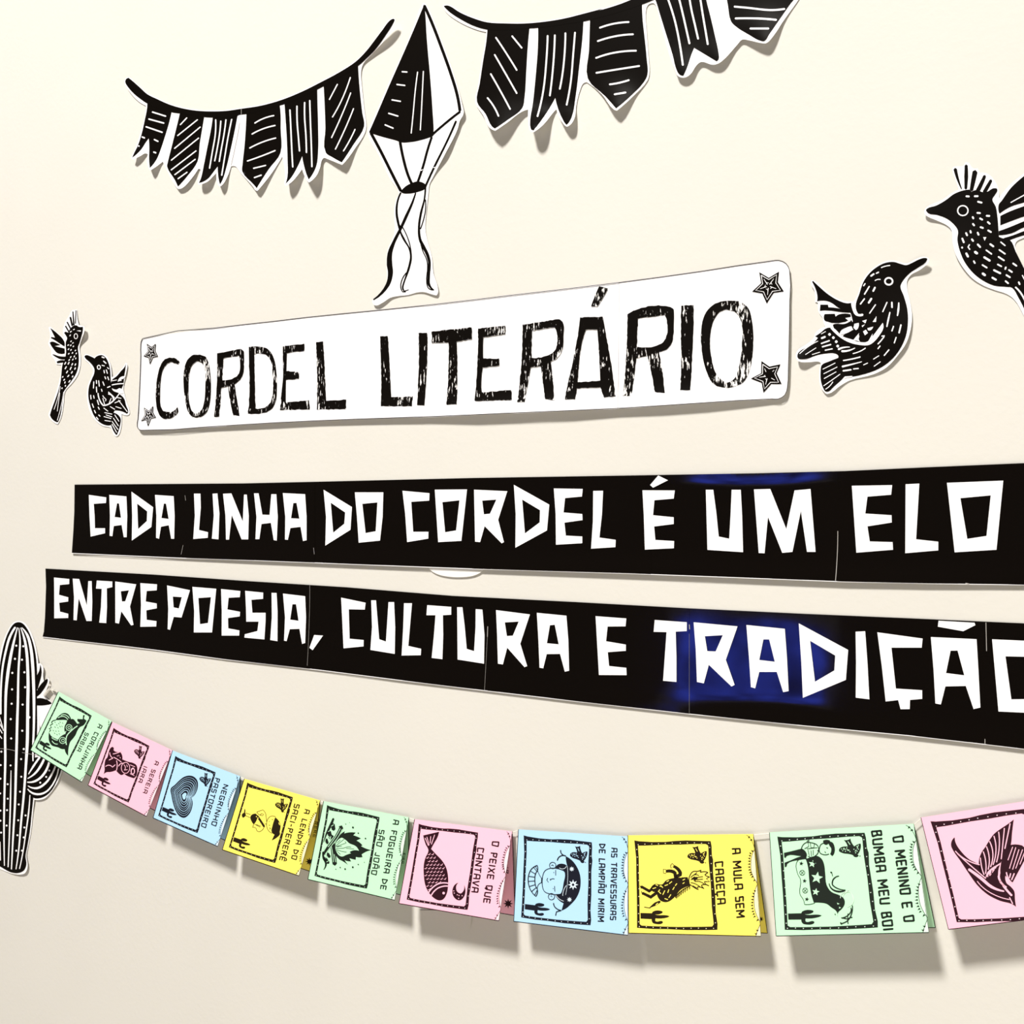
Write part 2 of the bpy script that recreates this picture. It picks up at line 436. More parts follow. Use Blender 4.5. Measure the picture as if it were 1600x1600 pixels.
# ------------------------------------------------------------------ paper balloon
W3 = Wall(0.0012, [(725, 180, .004, 30), (705, 240, .005, 30), (680, 455, .002, 26), (590, 470, .003, 26)])
t = thing('paper_balloon', 'black and white cut-out of a diamond-shaped balloon with trailing ribbons, above the title sign', 'cut-out', on_wall(650, 240))
obj('paper_backing', [S(a3('818 30 835 45 925 230 1010 450 1120 750 1215 1090 1230 1180 1190 1260') +
    a4('1000 10 900 210 780 440 750 500 738 600 720 760 712 900 730 1000 770 1150 785 1300 820 1410 825 1470 810 1495 770 1485 700 1465 640 1468 560 1490 470 1500 400 1515 330 1560 270 1585 245 1570 238 1540 290 1490 350 1430 370 1350 365 1200 375 1090 430 960 440 900 435 750 450 640 475 580 400 460 300 250 200 60 203 25') +
    a3('232 1365 330 1145 440 885 600 540 700 300 800 45'))], W3, M['paper'], t, grid=5, thick=.0003)
p = obj('canopy_print', [S(a3('818 45 700 330 600 560 450 900 330 1180 243 1378 300 1400 400 1430 520 1462 590 1485 660 1482 740 1470 880 1430 912 1415 915 1400 905 1150 880 800 845 400 830 150'))] +
    ST(a3, '32: 820 60 900 240 1000 500 1100 780 1160 980 1190 1150; 24: 1190 1165 1080 1250 905 1400') +
    ST(a4, '27: 226 45 320 220 420 420 492 560; 25: 485 115 510 250 550 400 588 492; 21: 768 82 730 200 692 340 645 478; 18: 985 -60 900 130 800 330 716 512'), W3, M['ink'], t, E1, grid=10)
obj('stripe_marks', ST(a3, '14: 588 747 640 750 | 533 880 618 890 | 482 1040 573 1056 | 447 1180 546 1210 | 410 1300 496 1336; 11: 750 750 725 950 705 1170 683 1388 | 810 742 800 950 790 1150 778 1355'), W3, M['film_white'], p, E2)
obj('basket_print', [S(a4('492 568 530 525 600 487 645 476 690 488 724 512 712 540 640 572 560 586 505 580'))], W3, M['ink'], t, E1)
obj('ribbon_print', ST(a4, '''15 16 20 22 16 20 14 16 20 20 14 14 16 7: 492 578 462 660 455 760 470 850 490 930 530 1010 566 1070 583 1150 572 1220 545 1310 520 1380 510 1430 525 1456 562 1444;
    12 20 26 24 28 42 50 46 34 12 : 625 580 590 680 540 790 490 900 430 1020 395 1120 392 1220 400 1290 375 1400 250 1532;
    10: 505 880 550 970 575 1050 587 1150 | 545 1290 505 1350 492 1420 508 1462 535 1462 | 470 830 483 870 500 890;
    16 14 20 20 24 30 28 24 22 24 9: 712 530 702 640 672 760 655 880 663 990 695 1060 730 1130 748 1200 742 1320 745 1400 788 1446;
    10: 712 640 712 740 692 830 668 900 | 665 1000 690 1100 722 1170 732 1230 724 1380 740 1430 785 1445'''), W3, M['ink'], t, E1)
obj('joint_line', ST(a4, '3: 600 396 700 368 800 350; 8: 665 378 682 376 | 790 354 802 351'), W3, M['paper'], t, E2)

# ------------------------------------------------------------------ title sign
b4 = view(200, 480, 5.714); b5 = view(430, 470, 5.517); b6 = view(680, 440, 5.333); b7 = view(950, 390, 5.333)
W4 = Wall(0.0016, [(250, 678, .004, 90, 22), (420, 662, .004, 110, 18), (600, 655, .004, 100, 18), (760, 650, .0075, 90, 20), (900, 643, .007, 90, 20), (1050, 636, .006, 80, 20), (1150, 630, .004, 70, 20), (1232, 560, .003, 20, 120)])
t = thing('title_sign', 'long white rounded title sign lettered CORDEL LITERÁRIO with a star in each corner', 'sign', on_wall(720, 560))
def rng(pts, x0, x1):
    """part of a left-to-right polyline between x0 and x1"""
    def yat(x):
        for a, b in zip(pts, pts[1:]):
            if a[0] <= x <= b[0]: return a[1]+(b[1]-a[1])*(x-a[0])/(b[0]-a[0])
        return pts[-1][1]
    return [(x0, yat(x0))]+[p for p in pts if x0 < p[0] < x1]+[(x1, yat(x1))]
TT = PX('224 528 333 512 430 501 480 495 580 485 680 474.7 800 460.5 969 440.5 1100 422.5 1206 406.8')
TB = PX('222 673 320 668 430 661.2 560 655.5 680 651.4 800 646 965 638.8 1100 630 1206 624')
left = PX('217 671.5 213.4 666 214.5 655 217 610 219 555 219 538 221 530.5')
right = PX('1218 406.5 1229 411.5 1234.5 422 1234.8 470 1234 521 1232.5 580 1231 606 1227 617 1217 623')
seams = [(224, 354, left, None), (354, 660, None, None), (660, 967, None, None), (967, 1206, None, right)]
for i, (x0, x1, lf, rt) in enumerate(seams):
    lo = rng(TT, x0, x1) + (rt or []) + list(reversed(rng(TB, 222 if lf else x0, x1))) + (lf or [])
    obj('sign_sheet', [G(lo)], W4, M['paper'], t, e=[.0, .0003, .0, .0004][i], grid=10, thick=.0003)
out = [(x, y+0.8) for x, y in TT] + [(x-.9, y+.3) for x, y in right] + [(x, y-.8) for x, y in reversed(TB)] + [(x+.9, y) for x, y in left]
obj('border_line', [stroke(smooth(out, True, 2, 70)+[out[0]], 1.15, n=1)], W4, M['line'], t, e=.0009)
obj('sheet_edge', [stroke(PX('967.5 441 966.5 540 965 637'), .8)], W4, mat('faint_joint', (.55, .53, .55), .5, .2), t, e=.0006)
rnd = random.Random(4)
def rough_edge(lo, amp=.55, step=3.2, sm=True):
    lo = smooth(lo, True, 4, 48) if sm else lo
    q = []
    for i in range(len(lo)):
        a, b = lo[i], lo[(i+1) % len(lo)]
        k = max(1, int(math.hypot(b[0]-a[0], b[1]-a[1])/step))
        for j in range(k):
            q.append((a[0]+(b[0]-a[0])*j/k+rnd.uniform(-amp, amp)*(j > 0), a[1]+(b[1]-a[1])*j/k+rnd.uniform(-amp, amp)))
    return q
def tl(name, *loops):
    obj(name, [('poly', [rough_edge(l) for l in loops])], W4, M['worn'], t, e=.0010, grid=9)
tl('letter_c', b4('460 490 430 462 385 450 330 465 290 520 262 620 248 740 250 850 265 930 300 985 350 995 410 975 448 935 440 890 410 925 360 935 315 925 290 880 285 780 290 660 310 560 345 510 390 488 445 512'))
tl('letter_o', b4('640 425 570 432 520 490 498 580 496 700 510 830 535 930 570 975 630 982 690 950 725 870 738 740 733 600 715 490 690 440'), b4('615 480 570 520 545 600 538 720 545 850 575 930 610 950 650 925 680 840 690 700 688 580 665 505'))
tl('letter_r', b4('795 410 1010 372 1033 390 1035 450 1025 600 990 660 950 685 962 760 995 970 940 962 900 770 895 705 832 718 812 975 768 980 785 800 797 600 795 500'), b4('848 458 990 432 998 470 990 590 950 630 840 650'))
tl('letter_d', b4('1078 358 1200 355 1260 385 1300 450 1322 570 1328 720 1315 850 1270 920 1200 945 1065 950 1075 900 1085 700 1080 500'), b4('1125 420 1230 425 1275 480 1290 600 1292 760 1270 850 1220 895 1138 905 1132 700'))
tl('letter_e', b5('65 392 250 370 248 432 100 450 98 520 95 605 205 615 203 672 92 682 90 770 90 878 290 858 297 935 40 940 55 780 68 640 65 520'))
tl('letter_l', b5('352 355 412 350 420 500 430 700 437 860 612 852 608 935 358 935 362 700 358 500'))
tl('letter_l', b5('903 308 968 303 980 450 990 640 998 832 1185 823 1178 908 910 908 915 700 910 500'))
tl('letter_i', b5('1235 278 1310 275 1308 500 1298 700 1285 900 1222 900 1232 700 1238 500'))
tl('letter_t', b6('-31 416 303 380 305 478 178 500 182 700 178 1022 93 1025 108 800 110 505 -28 512'))
tl('letter_e', b6('357 392 585 368 583 438 400 465 397 560 398 640 533 642 533 700 395 715 385 900 390 925 632 902 638 985 327 995 345 800 355 600'))
tl('letter_r', b6('727 360 1030 312 1065 345 1068 440 1050 590 1010 640 962 665 975 780 992 990 915 975 895 820 880 705 795 715 775 830 745 1003 682 1005 705 830 722 600'), b6('805 408 990 378 1012 420 1005 560 960 605 800 635'))
tl('letter_a', b6('1207 298 1395 293 1430 480 1470 720 1503 955 1405 965 1375 880 1180 890 1165 980 1080 980 1110 830 1150 650 1190 430'), b6('1255 400 1350 400 1358 500 1370 700 1375 825 1185 840 1195 700 1215 540'))
tl('accent_mark', b6('1365 38 1440 55 1400 130 1350 208 1298 208 1330 120'))
tl('letter_r', b7('162 535 510 475 548 500 548 620 530 780 490 830 425 855 450 1000 473 1195 390 1185 360 1020 330 885 235 905 215 1080 195 1218 122 1218 140 1050 158 750'), b7('250 575 470 545 490 590 480 740 430 790 240 810'))
tl('letter_i', b7('610 465 712 462 710 700 700 900 685 1170 600 1172 610 950 607 700'))
tl('letter_o', b7('1060 425 940 435 850 480 795 570 775 700 785 870 815 1000 870 1110 950 1150 1060 1140 1140 1090 1185 980 1210 800 1200 600 1170 490 1110 440'), b7('985 500 920 530 870 620 850 760 865 920 910 1050 980 1108 1050 1080 1090 980 1115 800 1115 620 1070 530'))
for v, s, w in ((b4, '168 325 210 355 248 325 242 385 268 440 222 450 195 512 182 450 138 438 175 395', .9), (b4, '142 895 185 925 225 880 222 935 250 985 205 995 178 1065 160 1005 115 1018 150 960', .9),
                (b7, '1260 188 1340 235 1425 183 1415 270 1465 348 1380 360 1322 450 1285 365 1200 350 1275 280', 1.3), (b7, '1278 928 1345 975 1437 955 1405 1030 1447 1120 1360 1120 1295 1193 1280 1110 1190 1075 1275 1030', 1.3)):
    p = v(s)
    st = obj('star_print', [G(p)], W4, M['ink'], t, e=.0010)
    cx = sum(q[0] for q in p)/10; cy = sum(q[1] for q in p)/10
    sc = lambda k: [(cx+(x-cx)*k, cy+(y-cy)*k) for x, y in p]
    r1 = sc(.78); r2 = sc(.62)
    marks = [stroke(r1+[r1[0]], w*.8, n=1)]
    for i in range(0, 10, 2):
        q = sc(.5)[i]; q2 = sc(.12)[i]; q3 = sc(.38)[(i+1) % 10]
        marks.append(stroke([q, q2], [w*.45, w*.9])); marks.append(stroke([q3, ((q[0]+cx)/2, (q[1]+cy)/2)], w*.5))
    obj('star_inner_lines', marks, W4, M['film_white'], st, e=.0012)  # white inner outline and flecks printed in the star

# ------------------------------------------------------------------ black lettered banners
c1 = view(100, 740, 5.333); c2 = view(380, 740, 4.444); c3 = view(620, 720, 4.2105); c4 = view(980, 720, 4.706); c5 = view(1280, 710, 5)
d1 = view(50, 870, 6.4); d2 = view(240, 880, 5.333); d3 = view(500, 880, 4); d4 = view(880, 920, 4.2105); d5 = view(1220, 940, 4.2105)
def banner(label, top, bot, cuts, surf, leftedge, letters, edges):
    t = thing('lettered_banner', label, 'banner', on_wall(850, sum(p[1] for p in top+bot)/len(top+bot)), 'black banners of white capital letters')
    for i in range(len(cuts)-1):
        x0, x1 = cuts[i], cuts[i+1]
        lo = rng(top, x0, x1)+list(reversed(rng(bot, x0 if i else bot[0][0], x1)))
        if i == 0: lo += leftedge
        obj('banner_sheet', [G(lo)], surf, M['film'], t, e=.0003*(i % 2), grid=8, thick=.0003)
        p = rng(bot, x0 if i else bot[0][0], x1)
    bl = [(x, y+.35) for x, y in bot]
    obj('bottom_edge', [stroke(bl, .9, n=1)], surf, M['paper'], t, e=.0001)
    obj('sheet_edge', ST(PX, edges), surf, M['edge'], t, e=.0004)
    for nm, loops in letters:
        obj(nm, [G(*loops)], surf, M['film_white'], t, e=.0009, grid=8)
def L(v, *rows):
    out = []
    for nm, *lp in rows: out.append((nm, [v(q) for q in lp]))
    return out
let1 = L(c1, ('letter_c', '207 177 352 198 350 245 248 252 255 350 258 455 342 455 342 497 222 525 212 350'),
    ('letter_a', '377 177 520 190 527 350 522 530 498 530 480 428 415 437 403 522 380 518 383 350', '442 248 458 248 475 368 422 362'),
    ('letter_d', '562 150 743 280 728 445 565 558 568 350', '610 250 693 315 690 395 618 462'),
    ('letter_a', '758 177 914 188 922 350 918 543 893 543 873 430 808 443 792 543 767 535 770 350', '832 250 850 250 872 378 812 370'),
    ('letter_l', '1083 167 1137 167 1140 280 1125 470 1200 488 1198 535 1077 545 1090 350'),
    ('letter_i', '1238 168 1278 165 1295 330 1287 548 1232 542 1248 350'),
    ('letter_n', '1325 168 1395 165 1490 400 1500 175 1523 175 1540 350 1535 548 1480 548 1398 345 1375 550 1350 550 1345 350')) + \
  L(c2, ('letter_h', '75 137 107 137 133 285 183 287 195 143 230 143 240 300 233 465 212 462 192 342 127 350 112 455 85 455 92 300'),
    ('letter_a', '275 135 430 143 440 300 440 463 415 468 398 370 328 378 310 460 290 458 292 300', '348 205 370 203 390 313 332 310'),
    ('letter_d', '558 112 755 232 745 390 570 500 575 300', '608 202 708 270 702 348 625 410'),
    ('letter_o', '775 130 973 130 968 300 950 465 802 480 790 300', '827 210 932 200 920 400 850 413')) + \
  L(c3, ('letter_c', '37 197 215 213 213 262 95 270 108 467 208 467 207 512 68 535 55 350'),
    ('letter_o', '250 190 462 188 425 527 272 535', '300 272 412 260 390 458 318 470'),
    ('letter_r', '508 190 727 200 667 388 705 535 690 543 578 430 548 535 515 532', '562 262 655 255 613 348 573 352'),
    ('letter_d', '770 158 1003 288 988 458 780 572 782 350', '825 255 942 325 940 405 843 478'),
    ('letter_e', '1033 182 1223 185 1218 235 1107 245 1097 340 1220 350 1222 390 1103 407 1112 492 1220 498 1220 542 1047 552 1045 350'),
    ('letter_l', '1292 198 1357 197 1350 350 1333 505 1440 520 1438 568 1278 578 1290 400')) + \
  L(c4, ('accent_mark', '168 178 228 108 300 143 190 198'),
    ('letter_e', '112 217 350 218 342 278 200 290 190 400 342 415 342 465 198 483 207 582 345 590 343 643 130 653 122 400'),
    ('letter_u', '578 213 633 213 655 380 673 557 750 573 760 400 768 213 835 213 845 400 852 672 590 655 583 400'),
    ('letter_m', '932 210 1052 207 1170 502 1230 218 1348 207 1385 670 1322 670 1277 368 1215 670 1140 677 1035 413 1010 680 967 678')) + \
  L(c5, ('letter_e', '255 245 570 240 562 315 377 330 360 462 565 475 567 532 377 562 395 680 573 685 577 745 290 768'),
    ('letter_l', '675 233 782 228 757 663 930 682 930 750 672 772'),
    ('letter_o', '998 222 1438 205 1385 745 1058 765', '1103 342 1340 320 1307 637 1157 660'))
banner('upper black banner with white letters reading CADA LINHA DO CORDEL É UM ELO',
    PX('116.5 757.2 380 755.3 500 752.6 740 746.8 980 743 1180 739.5 1320 736 1450 730 1600 723.6 1720 718'),
    PX('112.2 864.1 280 871.5 400 875.4 620 884 740 888.5 980 895.7 1160 902.5 1320 908.7 1450 911.5 1600 913.6 1720 916'),
    [116.5, 291, 492, 738, 1017, 1308, 1720],
    Wall(.0014, [(112, 870, .0015, 40), (350, 880, .003, 140, 22), (560, 888, .0035, 150, 22), (800, 896, .0035, 150, 22), (1000, 900, .0035, 150, 22), (1200, 910, .0035, 150, 24), (1165, 700, .0056, 260, 42), (1420, 918, .004, 180, 24), (1420, 820, .0012, 120, 60), (1600, 750, .0015, 60, 50), (1650, 900, .002, 90, 50)]),
    [(114.5, 830), (116, 800)], let1,
    '.4: 289 774 290 782 | 286 852 283 866 | 490 856 491 866; 1.0: 1309 830 1308.5 860 1305.5 907; 1.5: 1509 911.5 1514 912.5')
let2 = L(d1, ('letter_e', '220 207 373 222 372 273 278 282 270 380 363 405 362 447 272 460 280 548 363 570 362 612 222 615 222 400'),
    ('letter_n', '407 218 472 222 548 485 563 243 597 243 603 450 597 642 545 642 467 415 447 635 415 632 420 400'),
    ('letter_t', '648 237 803 247 803 303 748 315 750 500 742 663 672 658 690 500 697 320 640 318'),
    ('letter_r', '832 247 1042 275 980 497 1015 680 992 687 893 545 870 668 833 660 833 450', '888 345 970 335 932 445 900 447'),
    ('letter_e', '1083 263 1250 275 1247 335 1147 342 1137 447 1247 467 1248 515 1143 535 1147 630 1245 643 1242 697 1083 700 1090 480')) + \
  L(d2, ('letter_p', '112 185 303 225 233 453 168 447 137 555 117 550 122 380', '160 278 235 283 210 377 167 368'),
    ('letter_o', '323 197 522 213 487 577 335 577 338 400', '373 290 478 283 453 498 387 508'),
    ('letter_e', '562 215 723 232 718 283 625 288 615 385 720 405 718 443 620 457 622 543 715 560 713 603 567 603 568 400'),
    ('letter_s', '763 230 913 245 912 297 815 305 823 413 933 413 933 480 923 635 757 620 760 592 865 565 875 487 772 487 770 380'),
    ('letter_i', '983 247 1025 248 1033 400 1032 650 972 640 985 450'),
    ('letter_a', '1078 253 1263 275 1270 450 1263 665 1237 672 1215 547 1135 550 1108 650 1087 645 1095 450', '1157 342 1187 342 1208 480 1138 470'),
    ('comma', '1338 598 1412 603 1325 725 1298 705')) + \
  L(d3, ('letter_c', '132 215 285 247 280 290 180 288 185 472 273 480 272 520 147 532 140 380'),
    ('letter_u', '320 232 350 232 370 475 412 490 428 243 463 243 470 400 467 567 315 542 325 400'),
    ('letter_l', '525 250 575 250 562 400 552 517 632 535 630 575 510 577 520 400'),
    ('letter_t', '670 262 820 273 820 322 768 325 770 450 765 600 698 592 712 450 722 325 665 325'),
    ('letter_u', '857 275 890 275 905 400 917 535 963 550 972 400 973 287 1015 290 1028 450 1025 628 860 602'),
    ('letter_r', '1100 293 1312 320 1252 503 1295 643 1278 650 1170 528 1143 633 1112 628 1107 450', '1155 370 1242 365 1205 453 1168 455'),
    ('letter_a', '1355 310 1540 328 1552 480 1557 672 1530 678 1500 567 1417 568 1395 657 1372 653 1365 480', '1437 388 1467 385 1492 507 1418 500')) + \
  L(d4, ('letter_e', '213 180 415 195 410 247 292 248 282 345 412 367 412 408 293 417 302 508 415 520 417 568 235 567'),
    ('letter_t', '602 205 813 220 813 278 740 282 745 450 745 613 657 605 668 450 680 285 595 283'),
    ('letter_r', '858 220 1147 247 1070 467 1128 632 1107 643 958 500 925 622 880 613 872 400', '932 312 1050 305 1003 412 948 410'),
    ('letter_a', '1205 238 1458 263 1472 450 1483 673 1447 680 1405 547 1290 547 1263 655 1235 647 1222 450', '1317 333 1355 333 1392 480 1290 468')) + \
  L(d5, ('letter_d', '118 143 443 318 428 515 145 633 135 400', '193 258 358 355 352 453 225 527'),
    ('letter_i', '492 198 555 195 570 400 583 643 493 632 495 400'),
    ('letter_c', '635 202 933 243 927 303 728 303 757 572 930 583 930 640 850 647 848 707 788 708 772 648 690 657 665 430'),
    ('letter_a', '987 233 1288 247 1300 450 1313 697 1268 707 1217 555 1083 558 1053 677 1017 670 1005 450', '1117 323 1163 322 1207 485 1087 470'),
    ('tilde_mark', '1038 126 1275 139 1280 155 1200 195 1033 165'),
    ('letter_o', '1390 248 1850 268 1800 740 1432 723', '1478 360 1720 365 1690 640 1517 643'))
banner('lower black banner with white letters reading ENTRE POESIA, CULTURA E TRADIÇÃO',
    PX('71 888.4 240 897.8 388 908 540 917.5 707 931 900 940.7 1077 950.5 1260 959.2 1420 966 1600 974 1720 979'),
    PX('66.4 995 190.6 1009 240 1015 352 1030 500 1046.7 620 1062 757 1078.7 900 1095.5 1077 1115.2 1260 1134 1420 1149 1540 1162.8 1600 1170 1720 1186'),
    [71, 270, 484, 762, 1077, 1541, 1720],
    Wall(.0014, [(150, 1010, .001, 90, 22), (400, 1045, .0015, 150, 24), (640, 1075, .0022, 150, 24), (900, 1105, .002, 150, 24), (1150, 1135, .0026, 150, 26), (1400, 1165, .004, 170, 28), (1650, 1195, .004, 120, 30), (400, 900, .0003, 200, 40)]),
    [(68.5, 987), (70.3, 964), (71.9, 917)], let2,
    '.3: 484 914 483.5 960 480 1040; 1: 762 979 761.5 995; .3: 761.5 995 757 1079; 1.2: 1077 976 1077.5 983; .2: 1077 990 1077 1114; 1: 1540.5 973 1541.5 1017 | 1539 1155 1539 1162')

# ------------------------------------------------------------------ adhesive tabs and clear hooks
W0 = Wall(.0012)
t = thing('adhesive_tab', 'white oval adhesive tab peeping out below the upper black banner', 'tab', on_wall(713, 893))
obj('tab_body', [S(PX('668 880 672 890 683 897 700 901 718 902 738 900 750 895 757 888 757 880'))], Wall(.0024), M['tab'], t, thick=.0012)
e3 = view(40, 1060, 9.412); f1 = view(610, 1260, 7.273)
t = thing('wall_hook', 'small clear plastic hook beside the cactus holding the string end', 'hook', on_wall(76, 1085))
obj('hook_plate', [S(e3('225 480 250 462 420 430 470 520 470 700 215 720 205 620'))], Wall(.0018), M['paper'], t, thick=.0008)
obj('hook_arm', ST(e3, '26 22 22: 270 250 300 205 345 150'), Wall(.008), M['plastic'], t, thick=.005)
obj('hook_tip', ST(e3, '38: 345 95 362 104'), Wall(.013), M['plastic'], t, thick=.004)
t = thing('wall_hook', 'clear plastic hook strip showing below the pink fish booklet', 'hook', on_wall(695, 1430))
obj('adhesive_strip', [S(f1('330 1180 330 1330 350 1345 600 1385 840 1425 885 1410 905 1380 912 1180'))], Wall(.0013), M['wall'], t, thick=.0003)

# ------------------------------------------------------------------ cut-out birds
b1 = view(60, 470, 6.956); b2 = view(1230, 380, 6.667); b3 = view(1430, 240, 6.154)
def dash(v, w, t): return ST(v, '%g: %s' % (w, t))
Wb = Wall(.0012, [(131, 517, .007, 18), (186, 580, .003, 14)])
t = thing('paper_bird', 'small black cut-out bird with a spiky crest, clinging upright, farthest left', 'cut-out', on_wall(102, 580), 'black cut-out birds')
obj('paper_backing', [S(b1('110 290 128 280 200 340 282 405 268 340 278 270 300 215 340 150 365 105 390 98 420 95 425 200 440 262 497 278 500 330 470 420 447 500 458 600 455 710 430 800 370 890 290 985 275 1110 245 1270 210 1340 180 1330 110 1245 130 1180 200 970 245 780 250 695 195 690 180 650 140 590 140 540 108 460 128 400'))], Wb, M['paper'], t, grid=6, thick=.0003)
obj('body_print', [S(b1('370 278 410 265 440 283 483 280 480 330 462 400 445 460 430 500 438 600 435 700 410 790 360 870 300 950 280 980 262 1100 240 1240 215 1315 195 1318 125 1243 140 1190 180 1080 215 980 240 880 250 780 262 690 285 640 300 560 297 450 312 408 300 380 278 350 292 335 325 345'))] +
    ST(b1, '12 18: 375 118 385 262; 9 12: 408 105 402 245; 20: 347 180 368 268; 15: 313 232 348 300 | 295 275 330 335'), Wb, M['ink'], t, E1, grid=9)
obj('wing_print', [S(b1('128 295 200 350 280 440 282 497 240 470 180 430 135 405 140 392 180 400 150 340')), S(b1('122 455 150 443 200 460 240 480 175 492 285 518 287 572 210 570 160 520')),
    S(b1('150 582 165 582 220 600 300 605 310 630 250 637 190 612')), S(b1('198 660 290 648 312 665 205 680'))], Wb, M['ink'], t, E1)
obj('feather_marks', [ring(b1('407 385')[0], 19/6.956, 28/6.956, 8/6.956, 12)] + ST(b1, '''10: 345 340 360 330 | 380 315 392 308 | 340 382 350 370 | 350 445 360 435 | 370 462 380 455 | 318 485 330 478 | 348 490 356 478 | 376 500 384 490 | 322 532 332 520 | 350 540 358 528 | 398 545 406 535 | 325 580 335 570 | 366 572 374 560 | 408 578 414 566 | 346 618 356 605 | 386 612 394 598 | 404 632 408 620 | 370 645 378 632 | 330 650 340 636;
    11: 285 690 298 668 | 322 690 334 668 | 362 700 372 680 | 398 702 406 684 | 290 740 304 715 | 344 748 358 720 | 394 745 402 728 | 305 785 318 762 | 358 788 370 768 | 262 832 268 822 | 318 825 332 808 | 368 830 376 816 | 275 865 285 852 | 330 885 345 865 | 285 895 292 880 | 292 930 296 918 | 255 955 258 945;
    6: 238 930 215 1040 170 1180 | 275 990 250 1130 205 1300 | 232 1000 205 1200'''), Wb, M['film_white'], t, E2)
t = thing('paper_bird', 'small black cut-out songbird facing left, just left of the title sign', 'cut-out', on_wall(165, 620), 'black cut-out birds')
obj('paper_backing', [S(b1('492 600 515 580 570 595 610 612 640 588 690 576 740 602 775 665 792 740 797 830 850 800 900 745 930 710 948 672 965 690 958 760 940 850 925 940 935 1010 960 1100 992 1210 985 1235 960 1245 905 1228 905 1290 898 1380 870 1460 845 1475 820 1455 785 1380 700 1360 620 1300 555 1190 528 1040 535 930 568 845 592 785 592 745 550 680 500 632'))], Wb, M['paper'], t, grid=6, thick=.0003)
p = obj('body_print', [S(b1('500 602 520 590 570 605 610 625 640 600 690 590 730 615 760 670 778 740 785 850 788 900 800 860 850 820 900 760 935 720 950 682 945 740 930 830 925 890 905 960 870 1010 930 1060 950 1130 975 1210 960 1228 900 1200 830 1192 815 1215 890 1270 885 1360 850 1460 830 1440 790 1350 750 1355 680 1330 610 1260 565 1150 542 1040 550 930 580 850 605 790 607 740 560 670 510 625'))], Wb, M['ink'], t, E1, grid=9)
obj('feather_marks', [ring(b1('657 722')[0], 17/6.956, 22/6.956, 9/6.956, 12),
    S(b1('862 880 880 840 910 822 945 820 925 845 900 852 905 868 885 872')), S(b1('812 975 800 950 850 965 880 950 905 960 915 930 925 1000 900 1010 870 1000')), S(b1('760 985 800 1020 830 1050 810 1080 790 1030 760 1020'))] +
    ST(b1, '''12 14 14 10: 648 1005 668 1085 705 1138 770 1120 835 1065 880 1005; 11: 750 942 780 930 | 800 915 850 905 925 900; 12: 690 610 715 620 | 708 655 735 680; 9: 690 700 718 708 | 750 725 765 740;
    10: 712 755 718 785 | 738 750 750 790 | 722 825 732 850 | 752 825 765 860 | 602 880 598 950 | 630 865 632 900 | 655 868 662 930 | 700 880 715 920 | 630 935 634 995 | 685 960 692 985 | 568 1025 572 1070 | 600 1030 606 1060 | 585 1120 600 1160 | 640 1080 655 1130 | 650 1155 662 1180 | 608 1190 622 1220 | 655 1240 670 1255 | 630 1265 650 1290;
    8: 700 1030 712 1050 735 1070 730 1090 | 700 1060 720 1130 | 770 1110 790 1060 | 830 1110 890 1085 | 850 1050 900 1060 | 870 1080 965 1205 | 840 1150 900 1170 | 780 1150 830 1180 | 710 1165 755 1200 | 720 1215 800 1232 | 712 1258 790 1280 | 722 1300 785 1310 | 735 1240 800 1262 | 830 1240 875 1310 | 815 1275 870 1360 | 800 1310 865 1400 | 800 1340 850 1430 | 800 870 850 860'''), Wb, M['film_white'], p, E2)

Wc = Wall(.0012, [(1450, 405, .006, 26), (1250, 562, .006, 20), (1300, 610, .002, 20), (1410, 520, .0028, 40), (1390, 560, .002, 40), (1270, 440, .002, 20)])
t = thing('paper_bird', 'large black cut-out songbird with raised beak, just right of the title sign', 'cut-out', on_wall(1345, 510), 'black cut-out birds')
obj('paper_backing', [S(b2('1480 165 1470 200 1380 280 1290 330 1250 390 1250 470 1285 640 1300 760 1285 900 1240 1040 1150 1170 1040 1290 900 1365 650 1430 560 1480 420 1570 395 1560 345 1480 335 1350 350 1250 330 1235 230 1240 120 1230 95 1200 100 1130 220 1040 280 980 290 940 400 870 380 830 370 780 330 720 320 620 290 610 285 500 245 410 255 385 290 395 400 490 530 580 690 610 735 530 775 410 840 310 930 235 1020 190 1120 180 1240 210 1340 165 1430 140'))], Wc, M['paper'], t, grid=9, thick=.0003)
p = obj('body_print', [S(b2('1460 160 1430 153 1370 170 1300 205 1240 228 1180 215 1110 195 1020 205 930 250 850 320 790 410 750 530 718 620 715 680 740 735 700 790 650 860 690 900 750 960 740 1000 700 1020 560 960 450 880 400 890 350 930 290 970 320 985 250 1060 120 1135 105 1180 120 1205 200 1205 300 1170 400 1150 500 1150 530 1170 530 1195 440 1230 360 1270 348 1330 350 1430 370 1500 400 1545 430 1545 480 1500 570 1420 600 1390 680 1390 800 1365 950 1310 1080 1220 1170 1110 1235 970 1258 820 1250 680 1215 550 1180 450 1200 400 1280 310 1370 250 1440 200'))], Wc, M['ink'], t, E1, grid=10)
obj('wing_print', [S(b2('258 400 270 393 330 450 430 535 540 600 620 625 670 620 690 700 720 760 790 745 850 800 700 900 672 770 655 722 600 700 530 670 460 620 400 600 310 605 315 560 300 490')),
    S(b2('345 640 425 640 430 668 540 680 660 722 640 724 400 700 340 705')), S(b2('390 738 495 735 505 765 545 740 660 740 665 790 400 812 383 790')),
    S(b2('475 850 500 840 600 840 670 800 700 880 570 900 545 950 490 890')), S(b2('575 970 640 920 700 900 740 950 690 1005 640 990'))], Wc, M['ink'], t, E1*1.1, grid=10)
